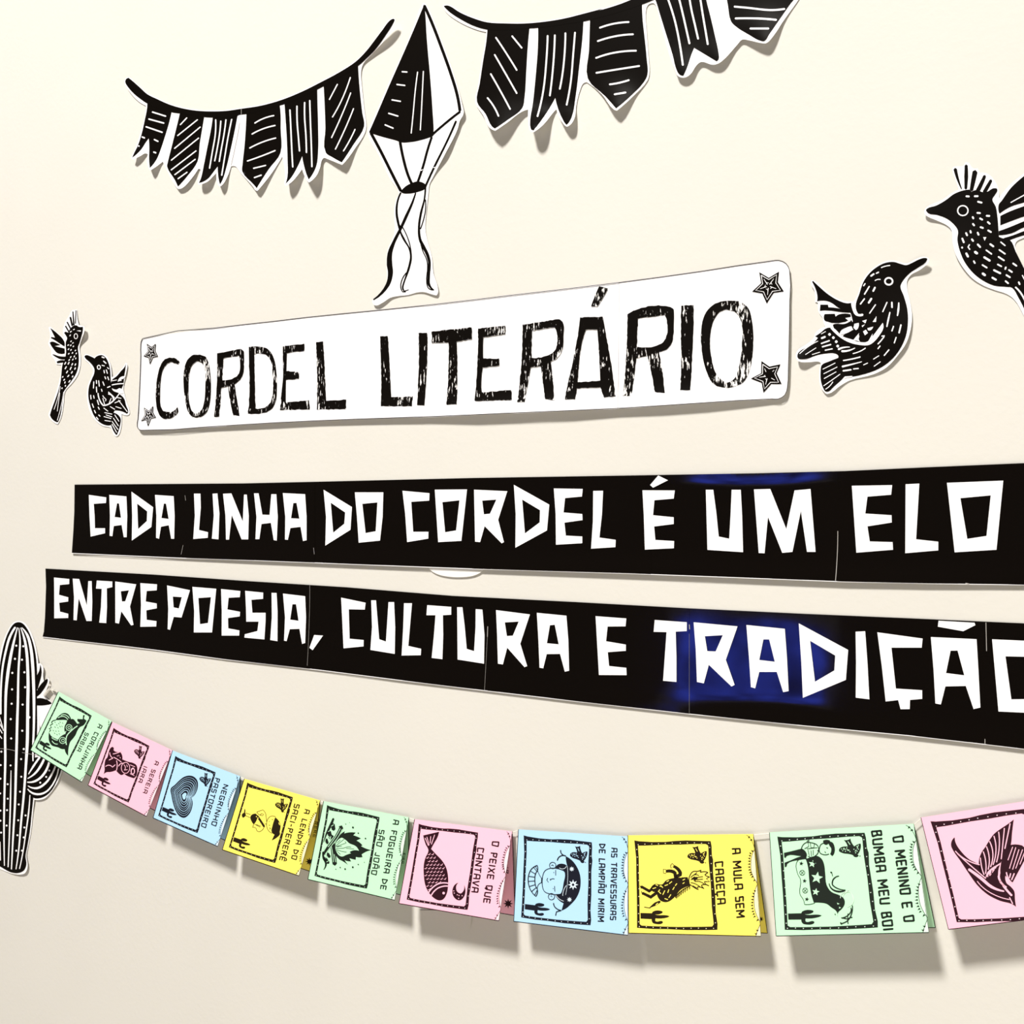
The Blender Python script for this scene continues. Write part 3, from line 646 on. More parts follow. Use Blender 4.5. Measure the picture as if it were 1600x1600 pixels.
obj('feather_marks', [S(b2('995 830 1002 880 960 960 900 1030 850 1060 770 1062 650 1035 550 980 450 885 470 880 570 965 680 1012 760 1030 830 1028 880 980 950 890')),
    ring(b2('1058 397')[0], 40/6.667, 36/6.667, 17/6.667)] + [S(b2(q)) for q in ('605 780 665 770 655 820', '690 880 700 840 745 830 735 890 715 905', '555 950 600 890 670 865 685 900 610 940', '780 810 828 795 815 835', '775 860 810 845 785 875', '835 885 895 870 870 905 840 905', '790 920 820 900 840 935 810 960', '690 1005 750 935 745 1000 760 1025', '840 1030 890 940 880 1000 870 1040', '890 820 930 760 925 820', '590 1415 600 1388 680 1382 670 1392 620 1400')] +
    ST(b2, '''24: 678 620 692 690 720 740 785 745; 10: 980 255 1020 240 1070 232; 18: 872 342 903 320; 14: 928 314 952 302; 10: 915 390 940 378 970 378; 12: 795 445 812 420; 14: 805 532 855 450; 18: 895 500 915 460; 14: 762 635 805 578; 20: 848 622 878 576; 12: 858 730 920 640 | 995 715 1040 615; 16: 1090 615 1092 670; 12 20 12: 1162 620 1158 690 1148 755; 12 18 12: 1038 870 1052 800 1070 720; 13: 1090 915 1108 865; 16: 1165 935 1185 850; 12: 1115 1040 1135 980 | 945 1050 985 1005 1015 965 985 968; 12: 945 1100 968 1070 | 1010 1170 1060 1110; 9: 898 1208 955 1172 | 795 1268 838 1248 | 905 1282 970 1235; 12: 690 1310 742 1305; 13: 585 1222 680 1205 760 1185; 20 14 8: 575 1285 680 1260 775 1235; 16: 582 1330 665 1318; 22 16 8: 535 1105 580 1088 650 1082 | 570 1125 640 1118 705 1092; 10: 685 1150 760 1125 815 1092;
    28: 436 950 446 950 | 476 984 486 984 | 506 1026 516 1026 | 521 1072 531 1072; 20: 358 990 395 975; 14: 355 1045 440 1015 | 365 1080 455 1055; 12: 395 1115 470 1100; 7: 130 1150 230 1070 320 1020 | 190 1160 300 1090 | 260 1160 340 1135 | 355 945 400 920; 8: 372 1312 500 1248 | 380 1360 520 1290 | 385 1410 510 1340 | 380 1485 460 1430 550 1365 | 400 1520 440 1490 475 1445'''), Wc, M['film_white'], p, E2)

Wd = Wall(.0012, [(1445, 335, .003, 20), (1500, 400, .002, 40)])
t = thing('paper_bird', 'large black cut-out crested bird with raised wings, at the right edge', 'cut-out', on_wall(1540, 370), 'black cut-out birds')
obj('paper_backing', [S(b3('88 550 90 578 120 605 200 640 320 700 350 740 360 850 390 970 450 1080 540 1190 640 1260 760 1310 880 1350 950 1400 1046 1560 1110 1700 1260 1720 1250 1550 1180 1400 1080 1160 960 890 972 848 1046 808 1200 750 1330 700 1330 20 1200 80 1046 190 900 310 805 430 800 340 740 230 685 190 620 185 600 140 555 140 510 88 480 85 455 120 400 122 365 130 360 160 390 260 418 348 350 380 260 445 110 515'))], Wd, M['paper'], t, grid=9, thick=.0003)
p = obj('body_print', [S(b3('103 545 115 528 200 500 290 450 370 390 440 360 520 345 540 368 600 350 640 368 690 368 745 335 785 335 790 355 765 400 742 440 775 510 790 600 800 720 805 800 860 820 910 830 970 950 1046 1100 1150 1300 1230 1500 1250 1690 1130 1680 1046 1490 990 1380 930 1290 880 1282 760 1270 650 1220 560 1150 480 1050 430 940 405 830 410 740 380 690 310 630 210 590 130 575'))] +
    ST(b3, '34 26 10: 385 150 405 230 445 338; 30 38 26: 490 115 490 220 486 335; 48 44 34: 575 175 560 250 540 350; 28 36 40: 668 215 640 280 600 360; 28 34 36: 728 258 700 310 665 370'), Wd, M['ink'], t, E1, grid=10)
obj('wing_print', [S(b3('803 490 830 455 920 330 1046 215 1200 100 1320 60 1310 380 1200 420 1046 470 920 510 810 578')), S(b3('818 600 900 560 1046 505 1200 455 1310 420 1310 530 1200 560 1046 605 920 650 818 690')),
    S(b3('803 745 900 710 1046 650 1200 595 1310 560 1310 650 1200 690 1046 710 930 765 805 785')), S(b3('850 812 940 785 1046 745 1200 705 1310 680 1310 710 1200 745 1046 785 940 820 870 850'))], Wd, M['ink'], t, E1*1.1, grid=12)
obj('feather_marks', [ring(b3('458 548')[0], 50/6.154, 48/6.154, 12/6.154), S(b3('653 803 684 803 668 838'))] + ST(b3, '''17: 490 410 518 412 | 570 410 603 409 | 602 462 640 472 | 595 570 625 572 | 685 598 715 600 | 552 608 560 625 | 622 622 646 636 | 697 657 718 676 | 554 675 568 692 | 627 707 653 716 | 700 738 730 755 | 530 742 535 762 | 488 762 500 788 | 600 758 610 782 | 544 822 558 842 | 452 815 468 855 | 450 900 452 908; 12: 522 875 508 898 525 922; 18: 600 872 626 900 | 720 870 753 893; 12: 822 850 865 885; 20: 490 958 508 992; 24: 574 945 596 960; 14: 682 928 735 966 | 808 925 865 965; 20: 662 996 718 1030; 15: 800 992 855 1028 | 562 1032 575 1055 | 645 1070 690 1098 | 792 1065 830 1085; 18: 756 1120 820 1152; 16: 865 1112 872 1092 | 900 1118 932 1140 | 875 1167 912 1190 | 940 1055 975 1080 | 868 1225 895 1248; 22: 648 1152 672 1170; 18: 740 1192 778 1214; 16: 995 1235 1005 1258; 10: 1030 1170 1050 1210; 16: 965 1285 1015 1340 1060 1420 1110 1520; 10: 920 470 1046 400 1200 320'''), Wd, M['film_white'], p, E2)

# ------------------------------------------------------------------ cut-out cactus
k1 = view(0, 960, 7.273); k2 = view(0, 1160, 7.273)
Wk = Wall(.0012, [(62, 1045, .004, 18), (76, 1068, .003, 12), (60, 1248, .002, 20), (38, 1360, .003, 20), (85, 1215, .002, 20)])
t = thing('paper_cactus', 'tall black and white striped cut-out cactus at the left edge, behind the owl booklet', 'cut-out', on_wall(28, 1165))
obj('paper_backing', [S(k1('205 75 270 90 340 180 395 320 425 470 434 560 455 555 490 600 490 700 500 760 545 720 560 760 540 830 500 920 600 1012 590 1040 540 1075 470 1092 455 1120 450 1300 445 1480') +
    k2('480 130 620 220 715 305 690 380 640 480 570 580 500 640 390 652 375 800 350 1030 320 1180 300 1290 315 1400 290 1480 250 1500 150 1495 50 1460 -60 1410 -140 1330 -150 1100 -190 700 -330 560 -420 380 -440 150') +
    k1('-440 1350 -430 1150 -370 1050 -290 1080 -260 1250 -200 1380 -110 1330 -70 1150 -60 900 -30 650 -5 480 35 310 90 180 150 95'))], Wk, M['paper'], t, grid=10, thick=.0003)
obj('trunk_print', [S(k1('205 88 250 98 300 150 350 250 390 380 412 520 420 700 420 1000 418 1400') +
    k2('400 100 385 400 378 625 360 800 340 1000 310 1180 290 1290 298 1390 270 1455 200 1485 120 1475 50 1440 0 1410 -60 1370 -110 1300 -110 1000 -110 600 -105 100') +
    k1('-60 1200 -40 900 -10 650 10 500 50 320 100 190 160 105'))], Wk, M['ink'], t, E1, grid=11)
obj('arm_print', [S(k2('310 360 400 170 500 175 600 225 697 305 680 360 640 450 590 540 530 600 460 632 380 630 330 560 305 450')),
    S(k1('-60 1330 -180 1400 -270 1330 -300 1200 -360 1080 -410 1160 -420 1350') + k2('-420 150 -400 370 -310 530 -200 620 -100 640 -60 500'))], Wk, M['ink'], t, E1*.9, grid=11)
obj('spine_print', [S(k1('455 568 470 620 468 700 445 790 428 850 418 850 418 700 445 640')), S(k1('535 730 543 745 520 810 470 890 418 935 418 880 460 800')), S(k1('416 955 480 953 560 985 590 1012 540 1028 416 1034'))], Wk, M['ink'], t, E1)
obj('rib_stripe', ST(k1, '22 26 24 22 20 20: 172 148 110 260 65 420 30 600 14 780 8 1130') + [s for s in
    [stroke(k1('198 150 160 300 120 480 88 680 68 880 62 1100 58 1400')+k2('60 200 50 600 45 1000 50 1400'), [q/7.273 for q in (10, 24, 32, 34, 30, 26, 26, 26, 22, 18, 10)]),
     stroke(k1('213 155 228 300 222 450 212 600 206 800 203 1000 196 1200')+k2('190 0 183 250 170 700 150 1050 130 1440'), [q/7.273 for q in (8, 18, 22, 22, 24, 26, 28, 28, 28, 24, 20, 12)]),
     stroke(k1('235 152 278 280 302 420 314 600 319 800 316 1000 314 1200')+k2('310 0 295 250 270 600 240 900 215 1200 182 1440'), [q/7.273 for q in (8, 26, 30, 32, 34, 34, 34, 34, 28, 24, 22, 16, 10)]),
     stroke(k1('248 150 310 235 350 380 370 560 380 750 386 1000 384 1300')+k2('375 60 375 210'), [q/7.273 for q in (8, 28, 32, 34, 34, 30, 24, 20, 14)])]] +
    ST(k2, '8 16 16 12: 125 320 120 600 112 900 92 1415; 10 16 14 12 10: 340 600 325 800 290 1050 260 1250 222 1435; 10 22 22: 325 360 380 270 450 170; 10 22 26 24: 315 410 400 350 460 270 500 190; 12 24 26 24: 312 452 400 440 490 370 560 225; 10 24 24 20 18: 320 495 420 520 520 460 590 360 630 265; 10 22 22 18 14: 315 530 380 580 470 585 560 530 665 300; 10: 0 1130 5 1340') +
    ST(k1, '10: -10 1150 20 1250 38 1320 | -10 1230 30 1300 | -10 1290 25 1350 | -10 1370 20 1410'), Wk, M['film_white'], t, E2)
obj('spine_dot', DT(k1, 12, '185 355 265 362 170 505 250 515 140 665 277 658 137 852 285 828 132 1015 257 1025 122 1190 253 1322 127 1410 270 1530 15 1560 335 1170') +
    DT(k2, 11, '15 105 120 262 240 190 8 258 5 412 242 390 87 475 228 560 2 580 213 705 88 640 80 770 5 775 207 885 5 890 75 945 12 1025 290 830 277 967 198 1055 270 1080 185 1230 250 1230 560 320 525 392 457 457'), Wk, M['film_white'], t, E2*1.2, kind='stuff')
obj('joint_line', ST(k2, '4: 0 70 100 80 175 98 | 250 115 330 130 440 150'), Wk, M['edge'], t, E2*1.3)

# ------------------------------------------------------------------ booklets folded over a string
GL = {  # angular block capitals: strokes in a box one unit high, baseline 0; (width, strokes)
 'A': (.66, ['.06 0 .1 1 .58 1 .62 0', '.1 .42 .6 .42']), 'B': (.62, ['.08 0 .08 1 .52 1 .46 .58 .1 .52', '.46 .56 .58 .04 .08 0']),
 'C': (.6, ['.58 .92 .06 1 .1 0 .56 .06']), 'D': (.66, ['.08 0 .06 1 .62 .66 .6 .3 .08 0']), 'E': (.58, ['.56 .98 .06 1 .08 0 .56 .02', '.08 .5 .5 .5']),
 'F': (.56, ['.56 .98 .06 1 .08 0', '.08 .5 .5 .5']), 'G': (.64, ['.6 .96 .06 1 .1 0 .6 .02 .58 .46 .34 .46']), 'H': (.64, ['.08 0 .06 1', '.6 1 .62 0', '.08 .48 .6 .48']),
 'I': (.2, ['.1 0 .1 1']), 'J': (.5, ['.42 1 .42 .02 .04 .12']), 'L': (.54, ['.1 1 .06 0 .54 .04']), 'M': (.86, ['.08 0 .08 1 .43 .3 .78 1 .8 0']),
 'N': (.68, ['.08 0 .06 1 .62 0 .64 1']), 'O': (.64, ['.04 1 .6 1 .54 0 .12 0 .04 1']), 'P': (.6, ['.1 0 .06 1 .58 .94 .46 .46 .1 .48']), 'Q': (.66, ['.04 1 .6 1 .54 .06 .12 .06 .04 1', '.36 .3 .44 -.12']),
 'R': (.64, ['.08 0 .06 1 .6 .96 .46 .5 .1 .5', '.34 .5 .6 0']), 'S': (.58, ['.54 .96 .06 1 .08 .52 .54 .5 .52 0 .04 .04']), 'T': (.6, ['.02 .96 .58 1', '.3 .98 .28 0']),
 'U': (.62, ['.06 1 .1 .04 .56 0 .6 1']), 'V': (.64, ['.04 1 .3 0 .34 0 .62 1']), 'X': (.62, ['.04 1 .58 0', '.58 1 .04 0']), '-': (.4, ['.06 .46 .34 .46']), ' ': (.42, []),
 'Ã': (.66, ['.06 0 .1 1 .58 1 .62 0', '.1 .42 .6 .42', '.16 1.3 .5 1.3']), 'Ê': (.58, ['.56 .98 .06 1 .08 0 .56 .02', '.08 .5 .5 .5', '.1 1.22 .3 1.42 .48 1.22']), 'Ç': (.6, ['.58 .92 .06 1 .1 0 .56 .06', '.32 0 .32 -.24']),
}
def text(v, s, p0, p1, p2, wt=.215):
    """text along p0->p1 (baseline), cap height p0->p2, all crop coordinates"""
    (x0, y0), (x1, y1), (x2, y2) = v(p0)[0], v(p1)[0], v(p2)[0]
    W = sum(GL[c][0]+.2 for c in s)-.2
    ax, ay = (x1-x0)/W, (y1-y0)/W; bx, by = x2-x0, y2-y0
    H = math.hypot(bx, by); out = []; c0 = 0
    for c in s:
        w, st = GL[c]; sh = []
        for k in st:
            q = [float(z) for z in k.split()]
            p = [(x0+(c0+q[i])*ax+q[i+1]*bx, y0+(c0+q[i])*ay+q[i+1]*by) for i in range(0, len(q), 2)]
            for a, b in zip(p, p[1:]):
                sh.append(stroke([a, b], H*wt))
        if sh: out.append((c, sh))
        c0 += w+.2
    return out
f2 = view(790, 1280, 7.619)
class Tmpl:
    """local frame of the blue booklet used as the pattern: crop pixel -> (u, v)"""
    pass
def cover_plane(q, h0=.008, h1=.036):
    TL = on_wall(*q[0], h0); TR = on_wall(*q[1], h0); BL = on_wall(*q[3], h1)
    pl = Plane(TL, (TR-TL).cross(BL-TL))
    return pl, TL, TR, BL
Q7 = [(810, 1296), (981.4, 1307), (981, 1461.4), (802.7, 1439.7)]
def quad_map(a, b):
    """homography from quad a to quad b (image pixels)"""
    import numpy as np
    A, B = [], []
    for (x, y), (u, v) in zip(a, b):
        A.append([x, y, 1, 0, 0, 0, -u*x, -u*y]); B.append(u)
        A.append([0, 0, 0, x, y, 1, -v*x, -v*y]); B.append(v)
    h = np.linalg.solve(np.array(A), np.array(B))
    return lambda p: ((h[0]*p[0]+h[1]*p[1]+h[2])/(h[6]*p[0]+h[7]*p[1]+1), (h[3]*p[0]+h[4]*p[1]+h[5])/(h[6]*p[0]+h[7]*p[1]+1))
def remap(sh, m):
    if sh[0] == 'poly': return ('poly', [[m(p) for p in l] for l in sh[1]])
    if sh[0] == 'fan': return ('fan', [m(p) for p in sh[1]])
    return ('strip', [m(p) for p in sh[1]], [m(p) for p in sh[2]], m(sh[3]), m(sh[4]))
FRAME = ('poly', [f2('215 192 260 205 400 228 550 240 640 238 760 243 880 258 1025 275 1030 330 1025 440 1033 490 1020 620 1020 760 1020 900 1010 1080 1018 1200 1010 1262 900 1255 700 1238 500 1210 350 1195 185 1168 195 1000 205 800 212 600 222 400'),
    f2('250 255 330 262 550 272 700 285 850 292 970 303 992 320 995 340 985 500 985 760 975 1000 978 1200 960 1222 850 1215 600 1195 350 1165 235 1148 215 1130 228 900 240 600 250 400')])
FDOTS = f2('253 245 325 245 398 250 470 255 543 257 617 260 702 267 777 272 852 278 927 290 1003 297 235 298 235 385 233 475 237 565 235 650 232 742 225 828 213 925 210 1015 205 1105 210 1157 282 1165 352 1178 427 1190 502 1197 590 1210 665 1218 742 1222 818 1228 897 1238 973 1243 1008 347 1012 440 1010 530 1000 630 998 720 998 815 995 905 1000 997 1000 1088 997 1185')
BIRD = [S(f2('824 322 855 328 888 316 890 350 912 405 945 388 972 384 972 415 950 470 930 495 940 508 918 522 894 512 888 498 850 478 800 462 766 436 772 410 798 394 850 398 846 370')), disc(f2('950 515')[0], .8)]
BIRDM = ST(f2, '6: 805 418 830 425 | 838 428 862 440 | 945 410 935 432 | 925 445 912 460 | 860 345 875 380') + DT(f2, 5, '790 415 815 410 840 412 800 435 825 445 850 440 865 455 950 400 935 410 945 440 930 460 915 475 905 435')
CACT = [S(f2('230 1010 350 1024 365 1005 450 1008 462 1020 450 1034 378 1036 400 1047 500 1060 530 1073 500 1085 382 1082 378 1108 392 1119 445 1117 457 1130 445 1145 380 1143 350 1127 343 1088 228 1072'))]
def tri(x, y, r=19, d=(-1, 0)):
    a = math.atan2(d[1], d[0])
    return G(f2(' '.join('%g %g' % (x+r*k*math.cos(a+b), y+r*k*math.sin(a+b)) for k, b in ((1, 0), (.75, 2.3), (.75, -2.3)))))
GARL = ST(f2, '5: 1385 212 1420 250 1458 372 | 1458 385 1420 470 1407 560 1407 630 1425 700 1460 775 | 1460 790 1425 870 1410 980 1415 1090 1460 1222 | 1460 1240 1430 1300 1400 1375')
GTRI = [tri(x, y, 19, d) for x, y, d in ((1410, 238, (-.6, .8)), (1432, 272, (-.9, .4)), (1433, 400, (-.7, -.7)), (1412, 425, (-.7, -.7)), (1404, 452, (-.8, -.6)), (1396, 483, (-1, -.4)), (1394, 515, (-1, -.2)), (1391, 548, (-1, 0)), (1388, 582, (-1, 0)), (1390, 614, (-1, .2)), (1396, 645, (-1, .3)), (1402, 670, (-.8, .6)), (1412, 697, (-.8, .6)), (1432, 738, (-.7, .7)),
    (1428, 860, (-.7, -.7)), (1412, 888, (-.8, -.6)), (1403, 922, (-1, -.4)), (1396, 956, (-1, -.2)), (1391, 990, (-1, 0)), (1387, 1023, (-1, 0)), (1387, 1058, (-1, .1)), (1391, 1092, (-1, .3)), (1397, 1122, (-.8, .5)), (1404, 1152, (-.8, .6)), (1432, 1195, (-.7, .7)), (1422, 1312, (-.8, -.5)), (1405, 1350, (-.9, -.4)))]
WEDGE = [S(f2('1460 388 1422 470 1409 560 1409 630 1427 700 1460 772')), S(f2('1460 795 1427 870 1412 980 1417 1090 1460 1218')), G(f2('1458 1250 1432 1300 1402 1377 1456 1383'))]
def lerp(a, b, t): return (a[0]+(b[0]-a[0])*t, a[1]+(b[1]-a[1])*t)
def booklet(color, q, label, lines, art, pale=(), names=None, icons='bc', h0=.007, h1=.037, hf=.008, flaptext=(), fq4=None):
    pl, TL, TR, BL = cover_plane(q, h0, h1)
    n = pl.n
    root = thing('folded_booklet', label, 'booklet', (TL+TR)/2, 'pastel booklets folded over the string')
    c, ink, pal = M[color], M[color+'_ink'], M[color+'_pale']
    m = quad_map(Q7, q)
    mf = quad_map(f2('215 192 1025 275 1010 1262 185 1168'), fq4) if fq4 else m
    obj('front_cover', [G(q)], pl, c, root, thick=.0003)
    # back leaf: hinged on the same fold, hanging nearer the wall
    down = BL-TL; Ld = down.length
    flat_d = Vector((down.x, 0, down.z)).normalized()
    hy = hf-h0
    fd = flat_d*math.sqrt(Ld*Ld-hy*hy)+Vector((0, -hy, 0))
    k = .0008
    nb = (TR-TL).cross(fd).normalized()
    if nb.y > 0: nb = -nb
    P = [TL, TR, TR+fd, TL+fd]
    P2 = [p-nb*.0004 for p in P]
    me = bpy.data.meshes.new('back_leaf')
    org = wpos(root)
    me.from_pydata([p-org for p in P+P2], [], [(0, 1, 2, 3), (7, 6, 5, 4), (0, 4, 5, 1), (1, 5, 6, 2), (2, 6, 7, 3), (3, 7, 4, 0)])
    me.materials.append(c)
    b = bpy.data.objects.new('back_leaf', me); COL.objects.link(b); b.parent = root
    fpl = Plane(TL, nb)
    def proj(p):                      # place -> pixel, to print on the back leaf
        r = p-CP; dd = r.dot(FW)
        return (800+r.dot(RT)/dd*FPX, 800-r.z/dd*FPX)
    fq = [proj(p) for p in P]
    obj('leaf_edge_print', [stroke([fq[3], fq[2]], 1.1), stroke([lerp(fq[1], fq[2], .03), fq[2]], 1.1)], fpl, ink, b, .0001)
    if flaptext: obj('leaf_print', flaptext, fpl, ink, b, .0001)
    # fold over the string
    r = stroke([q[0], q[1]], 1.6)
    # printing
    e = .0002
    fr = obj('frame_print', [remap(FRAME, mf)], pl, ink, root, e)
    obj('frame_dots', [disc(mf(p), .72*(q[1][0]-q[0][0])/171, .72*(q[3][1]-q[0][1])/150, 6) for p in FDOTS], pl, pal, fr, e*2)
    obj('garland_wedge', [remap(s, m) for s in WEDGE], pl, pal, root, e*.6)
    obj('garland_print', [remap(s, m) for s in GARL+GTRI], pl, ink, root, e)
    obj('edge_line', [stroke([lerp(q[3], q[2], .003), lerp(q[3], q[2], .997)], 1.3), stroke([q[0], q[3]], .9), stroke([q[1], q[2]], .6)], pl, ink, root, e)
    if 'b' in icons:
        o = obj('flying_bird_print', [remap(s, mf) for s in BIRD], pl, ink, root, e)
        obj('bird_marks', [remap(s, mf) for s in BIRDM], pl, c, o, e*2)
    if 'c' in icons: obj('small_cactus_print', [remap(s, mf) for s in CACT], pl, ink, root, e)
    for v, s, p0, p1, p2 in lines:
        for ch, sh in text(v, s, p0, p1, p2):
            nm = {'-': 'hyphen', 'Ã': 'a', 'Ê': 'e', 'Ç': 'c'}.get(ch, ch.lower())
            obj('hyphen' if nm == 'hyphen' else 'letter_'+nm, sh, pl, ink, root, e)
    lay = 0
    for nm, kind, shapes in art:
        o = obj(nm, shapes, pl, {'ink': ink, 'card': c, 'pale': pal}[kind], root, e*(1+lay*.5)); lay += 1
    return root, pl, TL, TR

# string: along the folds of all the booklets
folds = []
e3 = view(40, 1060, 9.412); e4 = view(130, 1110, 9.412); e5 = view(220, 1160, 9.412); e6 = view(340, 1200, 8.889); e7 = view(470, 1240, 8.421)
f3 = view(970, 1290, 6.4); f4 = view(1190, 1270, 5.517); f5 = view(1410, 1230, 6.153)
def P1(v, q): return S(v(q))

# 1 owl
art = [('owl_print', 'ink', [P1(e3, '438 612 500 540 560 508 620 520 655 565 668 600 700 598 740 640 760 668 800 655 870 635 892 628 850 690 800 715 760 770 735 830 700 880 655 935 640 980 628 1050 626 1138 590 1095 575 1040 520 1035 480 1015 440 1005 385 985 348 930 338 870 345 785 380 850 440 885 480 900 520 850 590 815 570 760 575 700 600 650 610 618 560 610 500 612')]),
    ('owl_marks', 'card', [ring(e3('638 722')[0], 4.6, 4.6, .9), ring(e3('545 912')[0], 4.9, 4.9, .9), ring(e3('640 722')[0], 2.0, 2.0, .8, 10), ring(e3('550 912')[0], 2.2, 2.2, .8, 10), P1(e3, '515 765 560 800 600 770 580 820 540 790')] + ST(e3, '14: 600 975 604 850 650 790 760 700; 10: 480 580 560 560 620 605 | 520 545 580 535 640 585 | 385 870 430 900 470 910 | 390 920 430 960 470 965')),
    ('owl_feathers', 'ink', ST(e3, '12: 440 615 400 625 380 650 400 665 360 690 380 720 345 740 370 760 350 780; 7: 425 640 440 650 | 450 680 465 690 | 500 640 515 650 | 480 660 495 670 | 540 650 550 665 | 425 710 440 722 | 470 720 482 732 | 500 700 512 715 | 530 700 540 712 | 400 760 412 772 | 440 770 452 782 | 480 770 490 780 | 420 800 432 812 | 455 820 468 832 | 490 810 500 822')),
    ('perched_bird_print', 'ink', [P1(e3, '845 540 868 540 855 590 895 620 870 660 830 690 800 660 760 620 765 595 800 598 840 600')])]
B = booklet('green', [(91, 1080.7), (174.4, 1127), (127.7, 1222), (47.4, 1172.1)], 'green booklet with an owl and the title A CORUJINHA SABIA',
    [(e3, 'A CORUJINHA', '1078 665', '757 1318', '1130 692'), (e3, 'SABIA', '882 788', '752 1060', '928 812')], art, icons='c', fq4=e3('500 262 972 548 600 1308 140 1020'))
folds += [B[2], B[3]]
# 2 mermaid
art = [('mermaid_print', 'ink', [P1(e4, '430 535 450 555 445 580 480 608 540 605 572 660 575 720 610 735 660 755 740 775 785 810 795 870 785 950 745 998 690 980 640 960 600 930 560 950 525 930 500 905 480 880 400 905 340 910 300 940 315 870 312 810 330 720 355 690 375 610 400 555')]),
    ('mermaid_marks', 'card', [ring(e4('622 845')[0], 6.6, 8.6, .9), S(e4('705 860 735 840 760 880 750 930 720 950 700 910'), e4('718 872 738 860 748 890 738 925 722 930 712 905')), ] +
      ST(e4, '11: 330 825 380 805 430 835 470 800 | 450 690 520 730 560 760 | 440 640 500 625 560 600 | 390 620 410 680 440 700 380 730 | 490 740 500 800 490 880 | 520 820 560 780 600 780; 8: 600 800 620 850 600 880 650 870 | 640 800 650 830 | 520 660 530 670 | 540 690 548 700 | 500 665 508 675 | 690 800 760 830 | 690 930 750 960'))]
B = booklet('pink', [(175.2, 1128), (269.7, 1172.7), (228.8, 1275.7), (137.4, 1226.9)], 'pink booklet with a mermaid and the title A SEREIA IARA',
    [(e4, 'A SEREIA', '1062 738', '878 1208', '1112 758'), (e4, 'IARA', '893 812', '807 1050', '942 832')], art, fq4=e4('447 255 973 522 665 1355 150 1080'))
folds += [B[2], B[3]]
# 3 heart
hp = e5('440 680 500 625 560 565 630 510 710 488 780 505 830 560 840 640 820 720 780 785 740 812 762 880 750 970 710 1055 640 1108 570 1085 510 1000 470 880 450 780')
hc = e5('640 790')[0]
def hs(k): return smooth([(hc[0]+(x-hc[0])*k, hc[1]+(y-hc[1])*k) for x, y in hp])
art = [('heart_print', 'ink', [('poly', [hs(1)])])]
art.append(('heart_rings', 'card', [stroke(hs(k)+[hs(k)[0]], w/9.412, n=1) for k, w in ((.9, 4), (.8, 4), (.7, 7), (.6, 4), (.5, 6), (.38, 6), (.28, 8))] + [('poly', [hs(.16)])]))
B = booklet('blue', [(269.4, 1172.7), (375.6, 1213.2), (340, 1322.6), (239.1, 1278)], 'blue booklet with a ringed heart and the title NEGRINHO PASTOREIRO',
    [(e5, 'NEGRINHO', '1222 610', '1037 1215', '1286 630'), (e5, 'PASTOREIRO', '1100 515', '887 1238', '1162 537')], art, fq4=e5('508 198 1100 440 832 1332 255 1078'))
folds += [B[2], B[3]]
# 4 cap figure
art = [('figure_print', 'ink', [P1(e6, '800 685 850 735 873 800 868 860 862 880 865 920 830 960 752 1006 790 925 750 885 760 810 780 740'), P1(e6, '455 680 480 645 535 635 552 680 522 760 500 782 470 740'), P1(e6, '378 562 386 600 382 620 392 650 385 668 352 692 336 660 340 640 366 618 370 590')] +
    ST(e6, '30: 548 665 600 740 645 812; 7: 805 680 745 668 700 705 680 780 700 860 750 902 785 895 | 545 612 580 598 630 582 665 630 675 690 680 745 | 545 612 565 640 625 660 640 645 610 630 590 655 | 503 775 485 825 530 835 545 870 575 888 630 850 645 812 | 515 780 590 822 600 810 540 785 | 390 625 455 645 | 388 662 450 690 | 655 775 680 780; 8: 755 715 768 720 | 715 742 722 745 | 712 790 725 800 | 722 830 735 838 725 850')),
    ('figure_marks', 'card', ST(e6, '10: 850 760 862 790 | 535 672 545 680; 12: 560 690 562 700'))]
B = booklet('yellow', [(381.6, 1216.9), (500.3, 1250.8), (467, 1368.5), (347.3, 1327.7)], 'yellow booklet with a one-legged capped figure, titled A LENDA DO SACI-PERERÊ',
    [(e6, 'A LENDA DO', '1215 568', '1024 1262', '1280 584'), (e6, 'SACI-PERERÊ', '1072 492', '858 1278', '1138 510')], art,
    flaptext=[s for ch, sh in text(e6, 'RERE', '1352 740', '1325 960', '1385 745') for s in sh] + [G(star(e6('1275 1300')[0], 6.5, 3, 8))], fq4=e6('412 200 1045 405 798 1320 155 1100'))
folds += [B[2], B[3]]
